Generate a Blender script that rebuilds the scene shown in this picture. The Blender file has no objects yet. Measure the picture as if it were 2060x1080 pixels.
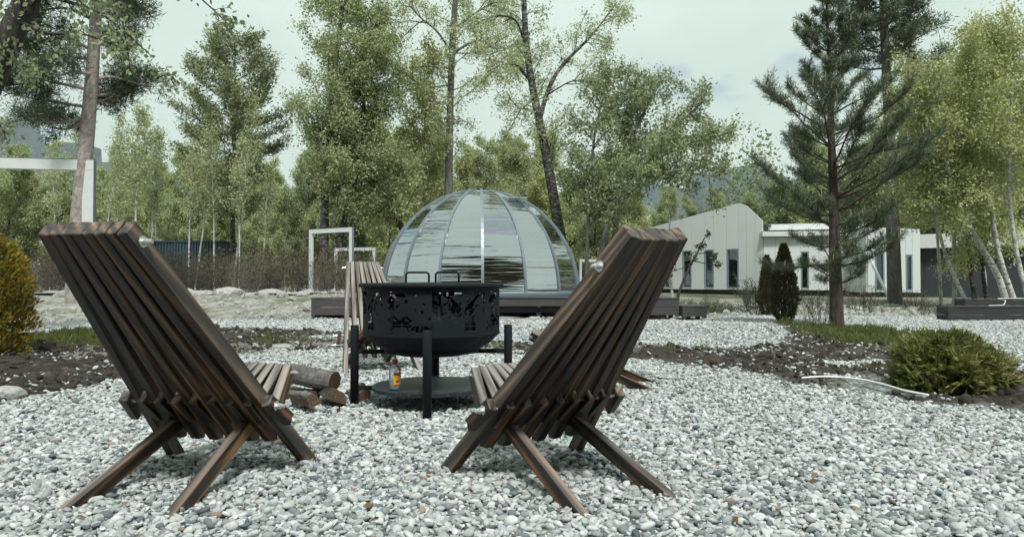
import bpy, bmesh, math, random
import numpy as np
from mathutils import Vector, Matrix, Euler
R = math.radians
scene = bpy.context.scene
C = scene.collection

# ------------------------------------------------------------------ camera, sky, sun, exposure
F, HC, HZ, CX = 1400.0, 0.84, 565.0, 1030.0           # focal length in photo pixels, eye height, horizon row
cam_d = bpy.data.cameras.new('camera'); cam = bpy.data.objects.new('camera', cam_d); C.objects.link(cam)
cam_d.sensor_width = 36; cam_d.lens = 36 * F / 2060; cam_d.clip_end = 9000; cam_d.clip_start = 0.05
cam.location = (0, 0, HC); cam.rotation_euler = (R(90) + math.atan((HZ - 540) / F), 0, 0)
cam_d.dof.use_dof = True; cam_d.dof.focus_distance = 5.0; cam_d.dof.aperture_fstop = 11
scene.camera = cam
SUN_EL, SUN_AZ = 57.5, 169                                # degrees; azimuth clockwise from +Y
world = bpy.data.worlds.new('World'); scene.world = world; world.use_nodes = True
wn, wl = world.node_tree.nodes, world.node_tree.links
wn.clear()
w_out = wn.new('ShaderNodeOutputWorld')
sky = wn.new('ShaderNodeTexSky'); sky.sky_type = 'NISHITA'; sky.sun_disc = False
sky.sun_elevation = R(SUN_EL); sky.sun_rotation = R(SUN_AZ); sky.air_density = 1.0; sky.dust_density = 1.5
bg_sky = wn.new('ShaderNodeBackground'); bg_sky.inputs['Strength'].default_value = 0.10
wl.new(sky.outputs[0], bg_sky.inputs['Color'])
tc = wn.new('ShaderNodeTexCoord')
mp = wn.new('ShaderNodeMapping'); mp.inputs['Scale'].default_value = (1, 1, 2.2); mp.inputs['Location'].default_value = (3.1, 0.4, 1.7)
wl.new(tc.outputs['Generated'], mp.inputs['Vector'])
nz = wn.new('ShaderNodeTexNoise'); nz.inputs['Scale'].default_value = 2.3; nz.inputs['Detail'].default_value = 7; nz.inputs['Roughness'].default_value = 0.55
wl.new(mp.outputs[0], nz.inputs['Vector'])
cov = wn.new('ShaderNodeValToRGB'); cov.color_ramp.elements[0].position = 0.33; cov.color_ramp.elements[1].position = 0.42
wl.new(nz.outputs[0], cov.inputs[0])
shade = wn.new('ShaderNodeValToRGB')                    # thin to thick cloud
shade.color_ramp.elements[0].position = 0.35; shade.color_ramp.elements[0].color = (0.615, 0.755, 0.69, 1)
shade.color_ramp.elements[1].position = 0.62; shade.color_ramp.elements[1].color = (0.75, 0.895, 0.82, 1)
wl.new(nz.outputs[0], shade.inputs[0])
bg_cl = wn.new('ShaderNodeBackground'); bg_cl.inputs['Strength'].default_value = 0.72
wl.new(shade.outputs[0], bg_cl.inputs['Color'])
wmix = wn.new('ShaderNodeMixShader')
wl.new(cov.outputs[0], wmix.inputs[0]); wl.new(bg_sky.outputs[0], wmix.inputs[1]); wl.new(bg_cl.outputs[0], wmix.inputs[2])
wl.new(wmix.outputs[0], w_out.inputs['Surface'])
sun_d = bpy.data.lights.new('sun', 'SUN'); sun_d.energy = 3.0; sun_d.angle = R(10); sun_d.color = (1.0, 0.995, 0.96)
sun = bpy.data.objects.new('sun', sun_d); C.objects.link(sun)
_sd = Vector((math.sin(R(SUN_AZ)) * math.cos(R(SUN_EL)), math.cos(R(SUN_AZ)) * math.cos(R(SUN_EL)), math.sin(R(SUN_EL))))
sun.rotation_euler = (-_sd).to_track_quat('-Z', 'Y').to_euler(); sun.location = _sd * 60
vs = scene.view_settings
vs.view_transform = 'Standard'; vs.look = 'None'; vs.gamma = 1.0; vs.use_curve_mapping = False; vs.exposure = 0.52
scene.cycles.max_bounces = 8; scene.cycles.transparent_max_bounces = 16

def P(px, py, D):
    return np.array([(px - CX) / F * D, D, HC + (HZ - py) / F * D])

# ------------------------------------------------------------------ helpers
rng = np.random.default_rng(7)
def nrm(v):
    v = np.asarray(v, float); return v / (np.linalg.norm(v, axis=-1, keepdims=True) + 1e-12)
def sstep(a, b, x):
    t = np.clip((np.asarray(x, float) - a) / (b - a), 0, 1); return t * t * (3 - 2 * t)

_perm = np.random.default_rng(3).random((64, 64, 16))
def vnoise(x, y, z=None, s=1.0, seed=0):
    x = np.asarray(x, float) * s + seed * 7.31; y = np.asarray(y, float) * s + seed * 3.17
    z = (np.zeros_like(x) if z is None else np.asarray(z, float) * s) + seed * 1.37
    xi, yi, zi = np.floor(x).astype(int), np.floor(y).astype(int), np.floor(z).astype(int)
    fx, fy, fz = x - xi, y - yi, z - zi
    fx, fy, fz = fx * fx * (3 - 2 * fx), fy * fy * (3 - 2 * fy), fz * fz * (3 - 2 * fz)
    g = lambda a, b, c: _perm[(xi + a) % 64, (yi + b) % 64, (zi + c) % 16]
    l = lambda a, b, t: a + (b - a) * t
    return l(l(l(g(0,0,0), g(1,0,0), fx), l(g(0,1,0), g(1,1,0), fx), fy),
             l(l(g(0,0,1), g(1,0,1), fx), l(g(0,1,1), g(1,1,1), fx), fy), fz) - 0.5
def fbm(x, y, s, octs=4, seed=0, gain=0.5):
    t, a = 0, 1
    for o in range(octs):
        t = t + a * vnoise(x, y, None, s * 2 ** o, seed + o); a *= gain
    return t

NTH = 'first second third fourth fifth sixth seventh eighth ninth tenth eleventh twelfth thirteenth fourteenth fifteenth sixteenth seventeenth eighteenth nineteenth twentieth'.split()
def tag(o, label=None, cat=None, group=None, kind=None):
    if label: o['label'] = label
    if cat: o['category'] = cat
    if group: o['group'] = group
    if kind: o['kind'] = kind
    return o
def link(o, parent=None):
    C.objects.link(o)
    if parent is not None: o.parent = parent
    return o
def empty(name, loc=(0, 0, 0), rz=0, label=None, cat=None, group=None):
    o = bpy.data.objects.new(name, None); o.empty_display_size = 0.1
    o.location = loc; o.rotation_euler = (0, 0, rz); link(o)
    return tag(o, label, cat, group)
def mesh_np(name, V, Fq, mat=None, smooth=False, tint=None):
    """V (n,3); Fq (m,k) faces all with k corners"""
    V = np.ascontiguousarray(V, dtype=np.float32); Fq = np.ascontiguousarray(Fq, dtype=np.int32)
    me = bpy.data.meshes.new(name); n, (m, k) = len(V), Fq.shape
    me.vertices.add(n); me.vertices.foreach_set('co', V.ravel())
    me.loops.add(m * k); me.loops.foreach_set('vertex_index', Fq.ravel())
    me.polygons.add(m); me.polygons.foreach_set('loop_start', np.arange(0, m * k, k, dtype=np.int32))
    if smooth: me.polygons.foreach_set('use_smooth', np.ones(m, dtype=bool))
    if tint is not None:
        a = me.attributes.new('tint', 'FLOAT', 'FACE'); a.data.foreach_set('value', np.ascontiguousarray(tint, dtype=np.float32))
    me.update(calc_edges=True)
    if mat: me.materials.append(mat)
    return me
def mesh_py(name, V, Fs, mat=None, smooth=False):
    me = bpy.data.meshes.new(name); me.from_pydata([tuple(map(float, v)) for v in V], [], [tuple(f) for f in Fs]); me.update()
    if smooth: me.polygons.foreach_set('use_smooth', [True] * len(me.polygons))
    if mat: me.materials.append(mat)
    return me
def obj(name, me, parent=None, loc=None, M=None):
    o = bpy.data.objects.new(name, me); link(o, parent)
    if loc is not None: o.location = loc
    if M is not None: o.matrix_local = M
    return o
def copy_tree(o, parent=None):
    c = o.copy(); C.objects.link(c)
    if parent is not None: c.parent = parent
    for ch in list(o.children): copy_tree(ch, c)
    return c

class MB:
    def __init__(s): s.v, s.f = [], []
    def add(s, V, Fs):
        b = len(s.v); s.v += [tuple(map(float, p)) for p in V]; s.f += [tuple(i + b for i in f) for f in Fs]; return s
    def box(s, x0, x1, y0, y1, z0, z1):
        V = [(x, y, z) for z in (z0, z1) for (x, y) in ((x0, y0), (x1, y0), (x1, y1), (x0, y1))]
        return s.add(V, [(3,2,1,0), (4,5,6,7), (0,1,5,4), (1,2,6,5), (2,3,7,6), (3,0,4,7)])
    def bar(s, a, b, w, h, up=(0, 0, 1)):
        a, b = np.array(a, float), np.array(b, float); d = nrm(b - a)
        sx = np.cross(d, up); sx = nrm(sx) if np.linalg.norm(sx) > 1e-6 else np.array([1., 0, 0]); sz = np.cross(sx, d)
        V = [p + sx * w / 2 * i + sz * h / 2 * j for p in (a, b) for (i, j) in ((-1,-1), (1,-1), (1,1), (-1,1))]
        return s.add(V, [(0,1,2,3), (7,6,5,4), (1,0,4,5), (2,1,5,6), (3,2,6,7), (0,3,7,4)])
    def tube(s, pts, r, n=8, cap=True):
        pts = np.asarray(pts, float); K = len(pts); r = np.full(K, r) if np.isscalar(r) else np.asarray(r)
        t = nrm(np.gradient(pts, axis=0)); ref = np.array([0, 0, 1.]) if abs(t[0][2]) < 0.9 else np.array([1., 0, 0])
        V = []
        u = nrm(np.cross(t[0], ref))
        for i in range(K):
            u = nrm(u - t[i] * np.dot(u, t[i])); w = np.cross(t[i], u)
            for j in range(n):
                a = 2 * math.pi * j / n; V.append(pts[i] + r[i] * (math.cos(a) * u + math.sin(a) * w))
        Fs = [(i*n+j, i*n+(j+1) % n, (i+1)*n+(j+1) % n, (i+1)*n+j) for i in range(K-1) for j in range(n)]
        if cap: Fs += [tuple(range(n))[::-1], tuple((K-1)*n + j for j in range(n))]
        return s.add(V, Fs)
    def lathe(s, prof, n=48, c=(0, 0)):
        V = [(c[0] + r * math.cos(2*math.pi*j/n), c[1] + r * math.sin(2*math.pi*j/n), z) for r, z in prof for j in range(n)]
        K = len(prof)
        return s.add(V, [(i*n+j, i*n+(j+1) % n, (i+1)*n+(j+1) % n, (i+1)*n+j) for i in range(K-1) for j in range(n)])
    def mesh(s, name, mat=None, smooth=False, bevel=0):
        me = mesh_py(name, s.v, s.f, mat, smooth)
        if bevel:
            bm = bmesh.new(); bm.from_mesh(me)
            bmesh.ops.bevel(bm, geom=[e for e in bm.edges if e.calc_face_angle(0) > 0.5], offset=bevel, segments=1, affect='EDGES', clamp_overlap=True)
            bm.to_mesh(me); bm.free()
        return me
    def build(s, name, mat=None, parent=None, smooth=False, bevel=0, loc=None):
        return obj(name, s.mesh(name, mat, smooth, bevel), parent, loc)

# ------------------------------------------------------------------ materials
class NT:
    def __init__(s, name):
        s.m = bpy.data.materials.new(name); s.m.use_nodes = True; s.t = s.m.node_tree; s.t.nodes.clear()
        s.out = s.t.nodes.new('ShaderNodeOutputMaterial')
    def n(s, typ, ins=None, **kw):
        nd = s.t.nodes.new('ShaderNode' + typ)
        for k, v in kw.items(): setattr(nd, k, v)
        for k, v in (ins or {}).items(): s.put(nd.inputs[k], v)
        return nd
    def put(s, sock, v):
        if isinstance(v, bpy.types.NodeSocket): s.t.links.new(v, sock)
        elif isinstance(v, bpy.types.Node): s.t.links.new(v.outputs[0], sock)
        else: sock.default_value = v
    def noise(s, vec, scale, detail=4, rough=0.55, dist=0.0):
        return s.n('TexNoise', {'Vector': vec, 'Scale': scale, 'Detail': detail, 'Roughness': rough, 'Distortion': dist}).outputs[0]
    def ramp(s, fac, stops, mode='LINEAR'):
        nd = s.n('ValToRGB', {0: fac}); cr = nd.color_ramp; cr.interpolation = mode
        while len(cr.elements) < len(stops): cr.elements.new(0.5)
        for e, (p, c) in zip(cr.elements, stops):
            e.position = p; e.color = (c, c, c, 1) if np.isscalar(c) else (*c, 1)
        return nd.outputs[0]
    def mixc(s, fac, a, b, mode='MIX'):
        nd = s.n('Mix', data_type='RGBA', blend_type=mode); s.put(nd.inputs[0], fac)
        for k, v in ((6, a), (7, b)):
            s.put(nd.inputs[k], (*v, 1) if isinstance(v, tuple) and len(v) == 3 else v)
        return nd.outputs[2]
    def math(s, op, a, b=0.0):
        nd = s.n('Math', operation=op); s.put(nd.inputs[0], a); s.put(nd.inputs[1], b); return nd.outputs[0]
    def coord(s, which='Object', scale=None, loc=None, rot=None):
        o = s.n('TexCoord').outputs[which]
        if scale is None and loc is None: return o
        m = s.n('Mapping'); s.put(m.inputs['Vector'], o)
        if scale is not None: m.inputs['Scale'].default_value = scale
        if loc is not None: s.put(m.inputs['Location'], loc)
        if rot is not None: m.inputs['Rotation'].default_value = rot
        return m.outputs[0]
    def bump(s, h, strength=0.3, dist=0.01):
        return s.n('Bump', {'Height': h, 'Strength': strength, 'Distance': dist}).outputs[0]
    def pbr(s, col, rough=0.6, normal=None, metal=0.0, spec=0.5):
        b = s.n('BsdfPrincipled', {'Roughness': rough, 'Metallic': metal, 'Specular IOR Level': spec})
        s.put(b.inputs['Base Color'], (*col, 1) if isinstance(col, tuple) and len(col) == 3 else col)
        if normal is not None: s.put(b.inputs['Normal'], normal)
        return b
    def done(s, shader):
        s.put(s.out.inputs['Surface'], shader); return s.m

def m_plain(name, col, rough=0.6, metal=0.0, var=0.12, scale=6, bump=0.0, bscale=60, spec=0.5):
    t = NT(name); v = t.coord()
    c = t.mixc(t.noise(v, scale, 5), tuple(x * (1 - var * 2) for x in col), tuple(min(1, x * (1 + var * 2)) for x in col))
    nb = t.bump(t.noise(v, bscale, 3), bump, 0.004) if bump else None
    rr = t.ramp(t.noise(v, scale * 2.3, 3), [(0.3, max(0, rough - 0.1)), (0.7, min(1, rough + 0.1))])
    return t.done(t.pbr(c, rr, nb, metal, spec))

def m_wood_stain():
    t = NT('burnt_stained_wood'); rnd = t.n('ObjectInfo').outputs['Random']
    off = t.n('CombineXYZ', {0: t.math('MULTIPLY', rnd, 37.0), 1: t.math('MULTIPLY', rnd, 11.0), 2: t.math('MULTIPLY', rnd, 53.0)}).outputs[0]
    v = t.coord('Object', (22, 22, 1.3), off); vb = t.coord('Object', (5, 5, 1.1), off); vf = t.coord('Object', (120, 120, 3), off)
    warp = t.noise(vb, 1.6, 3, 0.5)
    ring = t.n('TexWave', {'Vector': v, 'Scale': 0.55, 'Distortion': 9.0, 'Detail': 3.0, 'Detail Scale': 0.7}, wave_type='BANDS', bands_direction='DIAGONAL').outputs['Fac']
    g = t.math('ADD', t.math('MULTIPLY', ring, 0.45), t.math('MULTIPLY', t.noise(v, 1.0, 6, 0.6), 0.6))
    g = t.math('ADD', g, t.math('MULTIPLY', t.math('SUBTRACT', warp, 0.5), 1.1))
    c = t.ramp(g, [(0.33, (0.008, 0.0058, 0.0046)), (0.53, (0.028, 0.0155, 0.009)), (0.67, (0.095, 0.047, 0.0225)), (0.87, (0.27, 0.135, 0.062))])
    c = t.mixc(1.0, c, t.ramp(rnd, [(0.0, 0.55), (1.0, 1.45)]), 'MULTIPLY')
    c = t.mixc(t.math('MULTIPLY', t.noise(vf, 1.0, 2), 0.5), c, (0.012, 0.009, 0.008))
    dust = t.ramp(t.noise(vb, 2.2, 5, 0.65), [(0.5, 0.0), (0.8, 0.12)])
    c = t.mixc(dust, c, (0.16, 0.135, 0.115))
    painted_light = t.n('Attribute', attribute_name='painted_light').outputs['Fac']  # light painted into the wood colour: paler on faces towards sun and sky
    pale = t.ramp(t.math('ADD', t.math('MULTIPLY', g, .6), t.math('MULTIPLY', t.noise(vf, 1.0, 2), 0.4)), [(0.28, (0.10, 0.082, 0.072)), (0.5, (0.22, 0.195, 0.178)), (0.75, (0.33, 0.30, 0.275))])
    c = t.mixc(t.math('MULTIPLY', painted_light, t.ramp(t.noise(vb, 1.4, 5, 0.7), [(0.25, 0.55), (0.6, 1.0)])), c, pale)
    h = t.math('ADD', g, t.math('MULTIPLY', t.noise(vf, 1.0, 2), 0.5))
    return t.done(t.pbr(c, t.ramp(g, [(0.3, 0.42), (0.8, 0.58)]), t.bump(h, 0.5, 0.003), 0, 0.36))

def m_end_grain():
    t = NT('split_wood'); v = t.coord('Object')
    g = t.noise(t.coord('Object', (3, 30, 30)), 2.0, 5, 0.6, 0.6)
    c = t.ramp(g, [(0.3, (0.045, 0.025, 0.014)), (0.55, (0.11, 0.068, 0.04)), (0.8, (0.27, 0.195, 0.13))])
    return t.done(t.pbr(c, 0.75, t.bump(g, 0.5, 0.006)))

def m_birch(name='birch_bark', dark=0.385, white=(0.62, 0.625, 0.58), grey=(0.09, 0.085, 0.075)):
    t = NT(name); v = t.coord('Object', (3.0, 3.0, 9.0)); vb = t.coord('Object', (2.2, 2.2, 1.2))
    bands = t.ramp(t.noise(v, 2.3, 5, 0.7), [(dark, 1.0), (dark + 0.09, 0.0)])
    big = t.ramp(t.noise(vb, 1.5, 4, 0.6), [(0.36, 1.0), (0.52, 0.0)])
    c = t.mixc(t.noise(vb, 8, 4), tuple(x * 0.75 for x in white), white)
    c = t.mixc(big, c, tuple(x * 0.42 for x in white)); c = t.mixc(bands, c, grey)
    return t.done(t.pbr(c, 0.8, t.bump(bands, -0.5, 0.01), 0, 0.2))

def m_bark(name, a, b, s=1.0, scale=(9, 9, 2.2)):
    t = NT(name); v = t.coord('Object', tuple(x * s for x in scale))
    n1 = t.noise(v, 1.6, 7, 0.65, 0.5); vo = t.n('TexVoronoi', {'Vector': v, 'Scale': 1.7}, feature='DISTANCE_TO_EDGE').outputs[0]
    k = t.math('ADD', t.math('MULTIPLY', t.ramp(vo, [(0.0, 0.0), (0.3, 1.0)]), 0.16), t.math('MULTIPLY', n1, 1.05))
    c = t.ramp(k, [(0.3, a), (0.75, b)])
    moss = t.ramp(t.noise(t.coord('Object', (1, 1, 0.6)), 2.0, 5), [(0.58, 0.0), (0.75, 0.45)])
    c = t.mixc(moss, c, (0.10, 0.11, 0.05))
    return t.done(t.pbr(c, 0.9, t.bump(k, 0.9, 0.03), 0, 0.15))

def m_leaf(name, a, b, trans=0.45, rough=0.55, clump=0.7, hi=None):
    t = NT(name); att = t.n('Attribute', attribute_name='tint').outputs['Fac']
    rnd = t.n('ObjectInfo').outputs['Random']
    v = t.coord('Object')
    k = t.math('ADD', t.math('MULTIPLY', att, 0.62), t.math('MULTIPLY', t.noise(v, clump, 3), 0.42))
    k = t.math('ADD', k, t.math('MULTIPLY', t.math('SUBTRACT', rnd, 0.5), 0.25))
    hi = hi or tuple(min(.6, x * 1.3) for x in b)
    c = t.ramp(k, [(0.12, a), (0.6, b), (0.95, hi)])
    d = t.pbr(c, rough, None, 0, 0.35)
    tr = t.n('BsdfTranslucent', {'Color': c})
    mx = t.n('MixShader', {0: trans, 1: d.outputs[0], 2: tr.outputs[0]})
    return t.done(mx.outputs[0])

def m_pebble():
    t = NT('river_pebbles'); a = t.n('Attribute', attribute_name='tint', attribute_type='INSTANCER').outputs['Fac']
    v = t.coord('Object')
    c = t.ramp(a, [(0.0, (0.05, 0.068, 0.078)), (0.12, (0.105, 0.132, 0.146)), (0.30, (0.25, 0.278, 0.278)), (0.56, (0.40, 0.422, 0.41)), (0.83, (0.55, 0.568, 0.545)), (0.955, (0.66, 0.67, 0.65)), (0.97, (0.34, 0.25, 0.19)), (1.0, (0.16, 0.10, 0.075))])
    n1 = t.noise(v, 1.3, 5, 0.65)
    c = t.mixc(t.ramp(n1, [(0.3, 0.32), (0.6, 0.0)]), c, (0.12, 0.13, 0.135))
    vein = t.ramp(t.noise(v, 2.0, 3, 0.5, 1.5), [(0.48, 0.0), (0.5, 0.22), (0.52, 0.0)])
    c = t.mixc(vein, c, (0.75, 0.75, 0.72))
    return t.done(t.pbr(c, 0.72, t.bump(t.noise(v, 6, 3), 0.12, 0.05), 0, 0.3))

def m_ground():
    t = NT('ground_cover'); g = t.n('Attribute', attribute_name='gravel').outputs['Fac']; gr = t.n('Attribute', attribute_name='grass').outputs['Fac']
    dry = t.n('Attribute', attribute_name='dry').outputs['Fac']
    v = t.coord('Object')
    soil = t.ramp(t.noise(v, 9, 8, 0.7), [(0.3, (0.016, 0.0135, 0.011)), (0.52, (0.050, 0.043, 0.036)), (0.72, (0.15, 0.138, 0.12))])
    cell = t.n('TexVoronoi', {'Vector': v, 'Scale': 34.0}); cc = t.n('SeparateColor', {0: cell.outputs['Color']}).outputs[0]
    grav = t.ramp(cc, [(0.0, (0.10, 0.12, 0.13)), (0.4, (0.25, 0.27, 0.265)), (1.0, (0.46, 0.475, 0.455))])
    grav = t.mixc(t.ramp(cell.outputs['Distance'], [(0.35, 0.0), (0.75, 0.85)]), grav, (0.07, 0.075, 0.075))
    dirt = t.ramp(t.noise(v, 3.5, 8, 0.72), [(0.3, (0.13, 0.125, 0.105)), (0.5, (0.30, 0.295, 0.265)), (0.72, (0.47, 0.465, 0.43))])
    moss = t.ramp(t.noise(v, 0.9, 6, 0.7), [(0.46, 0.0), (0.62, 0.8)])
    dirt = t.mixc(moss, dirt, (0.095, 0.11, 0.045))
    green = t.ramp(t.noise(v, 5, 6, 0.7), [(0.3, (0.035, 0.042, 0.014)), (0.7, (0.11, 0.125, 0.045))])
    c = t.mixc(dry, soil, dirt); c = t.mixc(g, c, grav); c = t.mixc(gr, c, green)
    h = t.math('ADD', t.math('MULTIPLY', t.noise(v, 22, 6, 0.7), 1.0), t.math('MULTIPLY', t.ramp(cell.outputs['Distance'], [(0.0, 1.0), (0.8, 0.0)]), 0.6))
    return t.done(t.pbr(c, 0.95, t.bump(h, 0.8, 0.03), 0, 0.15))

def m_rock(name='grey_rock', a=(0.24, 0.245, 0.225), b=(0.56, 0.56, 0.53)):
    t = NT(name); v = t.coord('Object'); r = t.n('ObjectInfo').outputs['Random']
    n1 = t.noise(v, 3.2, 8, 0.68)
    c = t.ramp(n1, [(0.28, a), (0.66, b)]); c = t.mixc(t.math('MULTIPLY', r, 0.4), c, a)
    return t.done(t.pbr(c, 0.88, t.bump(t.noise(v, 9, 7, 0.7), 0.6, 0.05), 0, 0.2))

def m_dome_glass():
    t = NT('clear_dome_sheet'); r = t.n('ObjectInfo').outputs['Random']
    shift = t.n('CombineXYZ', {0: t.math('MULTIPLY', r, 19.0), 1: t.math('MULTIPLY', r, 7.0), 2: t.math('MULTIPLY', r, 47.0)}).outputs[0]
    mv = lambda sc: t.n('VectorMath', {0: t.coord('Object', sc), 1: shift}, operation='ADD').outputs[0]
    h = t.math('ADD', t.math('MULTIPLY', t.noise(mv((0.0, 0.0, 1.0)), 0.9, 1, 0.4), 0.95), t.math('MULTIPLY', t.noise(mv((.10, .10, 3.2)), 2.0, 2, 0.5, 0.4), 0.10))
    h = t.math('ADD', h, t.math('MULTIPLY', t.noise(mv((.5, .5, 11.0)), 2.0, 2, 0.5, 0.6), 0.009))
    nb = t.bump(h, 1.0, 0.34)
    fr = t.n('Fresnel', {'IOR': 1.5}); fac = t.math('ADD', t.math('MULTIPLY', fr.outputs[0], 0.5), 0.50)
    gl = t.n('BsdfGlossy', {'Color': (0.95, 0.99, 1.0, 1), 'Roughness': 0.012}); t.put(gl.inputs['Normal'], nb)
    tr = t.n('BsdfTransparent', {'Color': (0.40, 0.41, 0.41, 1)})
    return t.done(t.n('MixShader', {0: fac, 1: tr.outputs[0], 2: gl.outputs[0]}).outputs[0])

def m_glass_dark():
    t = NT('window_glass'); v = t.coord('Object')
    fr = t.n('Fresnel', {'IOR': 1.5}); fac = t.math('ADD', fr.outputs[0], 0.06)
    gl = t.n('BsdfGlossy', {'Color': (0.9, 0.95, 1, 1), 'Roughness': 0.02}); t.put(gl.inputs['Normal'], t.bump(t.noise(v, 1.2, 2), 0.1, 0.05))
    tr = t.n('BsdfTransparent', {'Color': (0.55, 0.62, 0.66, 1)})
    return t.done(t.n('MixShader', {0: fac, 1: tr.outputs[0], 2: gl.outputs[0]}).outputs[0])

def m_clear(name, tint=(0.9, 0.94, 0.95)):
    t = NT(name); fr = t.n('Fresnel', {'IOR': 1.4})
    gl = t.n('BsdfGlossy', {'Roughness': 0.08}); tr = t.n('BsdfTransparent', {'Color': (*tint, 1)})
    df = t.n('BsdfDiffuse', {'Color': (0.75, 0.8, 0.8, 1)})
    a = t.n('MixShader', {0: 0.30, 1: tr.outputs[0], 2: df.outputs[0]})
    return t.done(t.n('MixShader', {0: t.math('ADD', fr.outputs[0], 0.05), 1: a.outputs[0], 2: gl.outputs[0]}).outputs[0])

def m_panel():
    t = NT('white_cladding'); v = t.coord('Object', (1, 1, 0.35)); r = t.n('ObjectInfo').outputs['Random']
    c = t.mixc(t.noise(v, 1.3, 6, 0.65), (0.54, 0.565, 0.56), (0.62, 0.645, 0.635)); c = t.mixc(t.math('MULTIPLY', r, 0.22), c, (0.53, 0.55, 0.545))
    return t.done(t.pbr(c, 0.55, None, 0, 0.3))

def m_composite():
    t = NT('grey_composite_board'); r = t.n('ObjectInfo').outputs['Random']; v = t.coord('Object', (1.2, 24, 24))
    g = t.noise(v, 1.6, 5, 0.6)
    c = t.ramp(g, [(0.3, (0.050, 0.047, 0.048)), (0.7, (0.088, 0.082, 0.082))]); c = t.mixc(t.math('MULTIPLY', r, 0.5), c, (0.055, 0.052, 0.053))
    return t.done(t.pbr(c, 0.7, t.bump(g, 0.3, 0.004), 0, 0.35))

def m_tread():
    t = NT('tread_plate'); v = t.coord('Object')
    a = t.n('TexWave', {'Vector': t.coord('Object', (1, 1, 1), (0, 0, 0), (0, 0, R(45))), 'Scale': 11.0}, wave_type='BANDS').outputs['Fac']
    b = t.n('TexWave', {'Vector': t.coord('Object', (1, 1, 1), (0, 0, 0), (0, 0, R(-45))), 'Scale': 11.0}, wave_type='BANDS').outputs['Fac']
    k = t.ramp(t.math('MULTIPLY', a, b), [(0.35, 0.0), (0.6, 1.0)])
    c = t.mixc(k, (0.020, 0.028, 0.033), (0.045, 0.058, 0.066)); c = t.mixc(t.ramp(t.noise(v, 8, 5), [(0.5, 0.0), (0.8, 0.4)]), c, (0.12, 0.13, 0.13))
    return t.done(t.pbr(c, 0.42, t.bump(k, 0.8, 0.004), 0.3, 0.5))

MT = {}
MT['wood'] = m_wood_stain(); MT['split'] = m_end_grain()
MT['zinc'] = m_plain('zinc_nut', (0.62, 0.63, 0.62), 0.35, 0.85, 0.1, 30)
MT['pit'] = m_plain('matt_black_steel', (0.0055, 0.0090, 0.0115), 0.72, 0.0, 0.2, 9, 0.15, 140, 0.28)
MT['tread'] = m_tread()
MT['birch'] = m_birch(); MT['birch_grey'] = m_birch('old_birch_bark', 0.50, (0.27, 0.265, 0.24), (0.035, 0.032, 0.028))
MT['bark_pine'] = m_bark('pine_bark', (0.026, 0.021, 0.018), (0.115, 0.090, 0.074)); MT['bark_pale'] = m_bark('pale_pine_bark', (0.17, 0.145, 0.13), (0.42, 0.37, 0.34), 0.8, (7, 7, 4.5))
MT['bark_dark'] = m_bark('dark_bark', (0.016, 0.014, 0.012), (0.085, 0.078, 0.068)); MT['bark_grey'] = m_bark('grey_bark', (0.05, 0.048, 0.045), (0.19, 0.18, 0.165))
MT['leaf'] = m_leaf('spring_leaves', (0.173, 0.204, 0.101), (0.463, 0.526, 0.275)); MT['leaf_yel'] = m_leaf('yellow_green_leaves', (0.209, 0.229, 0.096), (0.517, 0.543, 0.248))
MT['leaf_pale'] = m_leaf('pale_birch_leaves', (0.220, 0.252, 0.134), (0.472, 0.519, 0.283)); MT['leaf_dark'] = m_leaf('dark_leaves', (0.116, 0.149, 0.078), (0.349, 0.404, 0.218))
MT['needle'] = m_leaf('pine_needles', (.040,.062,.036), (.118,.152,.084), 0.15, 0.5, 2.0); MT['needle_olive'] = m_leaf('olive_needles', (0.116, 0.137, 0.070), (0.310, 0.342, 0.178), 0.2)
MT['shoot'] = m_plain('pale_shoot', (0.32, 0.27, 0.17), 0.7)
MT['thuja_gold'] = m_leaf('golden_thuja', (.11,.092,.015), (.37,.28,.042), 0.2, 0.6, 3.0); MT['thuja_green'] = m_leaf('bronze_green_thuja', (.05,.068,.02), (.20,.215,.065), 0.25, 0.6, 3.0, (0.42, 0.37, 0.13))
MT['thuja_dark'] = m_leaf('dark_thuja', (0.029, 0.033, 0.017), (0.096, 0.087, 0.036), 0.15, 0.6, 3.0); MT['juniper'] = m_leaf('grey_juniper', (0.04, 0.06, 0.04), (0.12, 0.145, 0.085), 0.15)
MT['brush'] = m_leaf('bare_brush', (0.058, 0.043, 0.028), (0.160, 0.122, 0.076), 0.1, 0.7, 1.2, (0.115, 0.125, 0.05)); MT['grass'] = m_leaf('grass', (0.05, 0.062, 0.016), (0.14, 0.155, 0.045), 0.3)
MT['pebble'] = m_pebble(); MT['ground'] = m_ground(); MT['rock'] = m_rock(); MT['clod'] = m_rock('dark_soil', (0.022, 0.0185, 0.015), (0.11, 0.097, 0.082))
MT['dome'] = m_dome_glass(); MT['alu'] = m_plain('grey_aluminium', (0.19, 0.23, 0.26), 0.45, 0.3, 0.08); MT['glass'] = m_glass_dark()
MT['panel'] = m_panel(); MT['white'] = m_plain('white_paint', (0.60, 0.62, 0.61), 0.5, 0, 0.05); MT['frame_edge'] = m_plain('grey_blue_edge', (0.16, 0.21, 0.25), 0.5, 0, 0.08)
MT['board'] = m_composite(); MT['board_dark'] = m_plain('charcoal_board', (0.030, 0.031, 0.034), 0.65, 0, 0.2, 5); MT['darkwall'] = m_plain('anthracite_wall', (0.030, 0.036, 0.042), 0.6, 0, 0.15, 2); MT['black'] = m_plain('black_void', (0.008, 0.008, 0.009), 0.9)
MT['concrete'] = m_plain('concrete', (0.30, 0.30, 0.29), 0.9, 0, 0.2, 4, 0.3); MT['card'] = m_plain('cardboard', (0.30, 0.165, 0.09), 0.8, 0, 0.15, 3)
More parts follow.
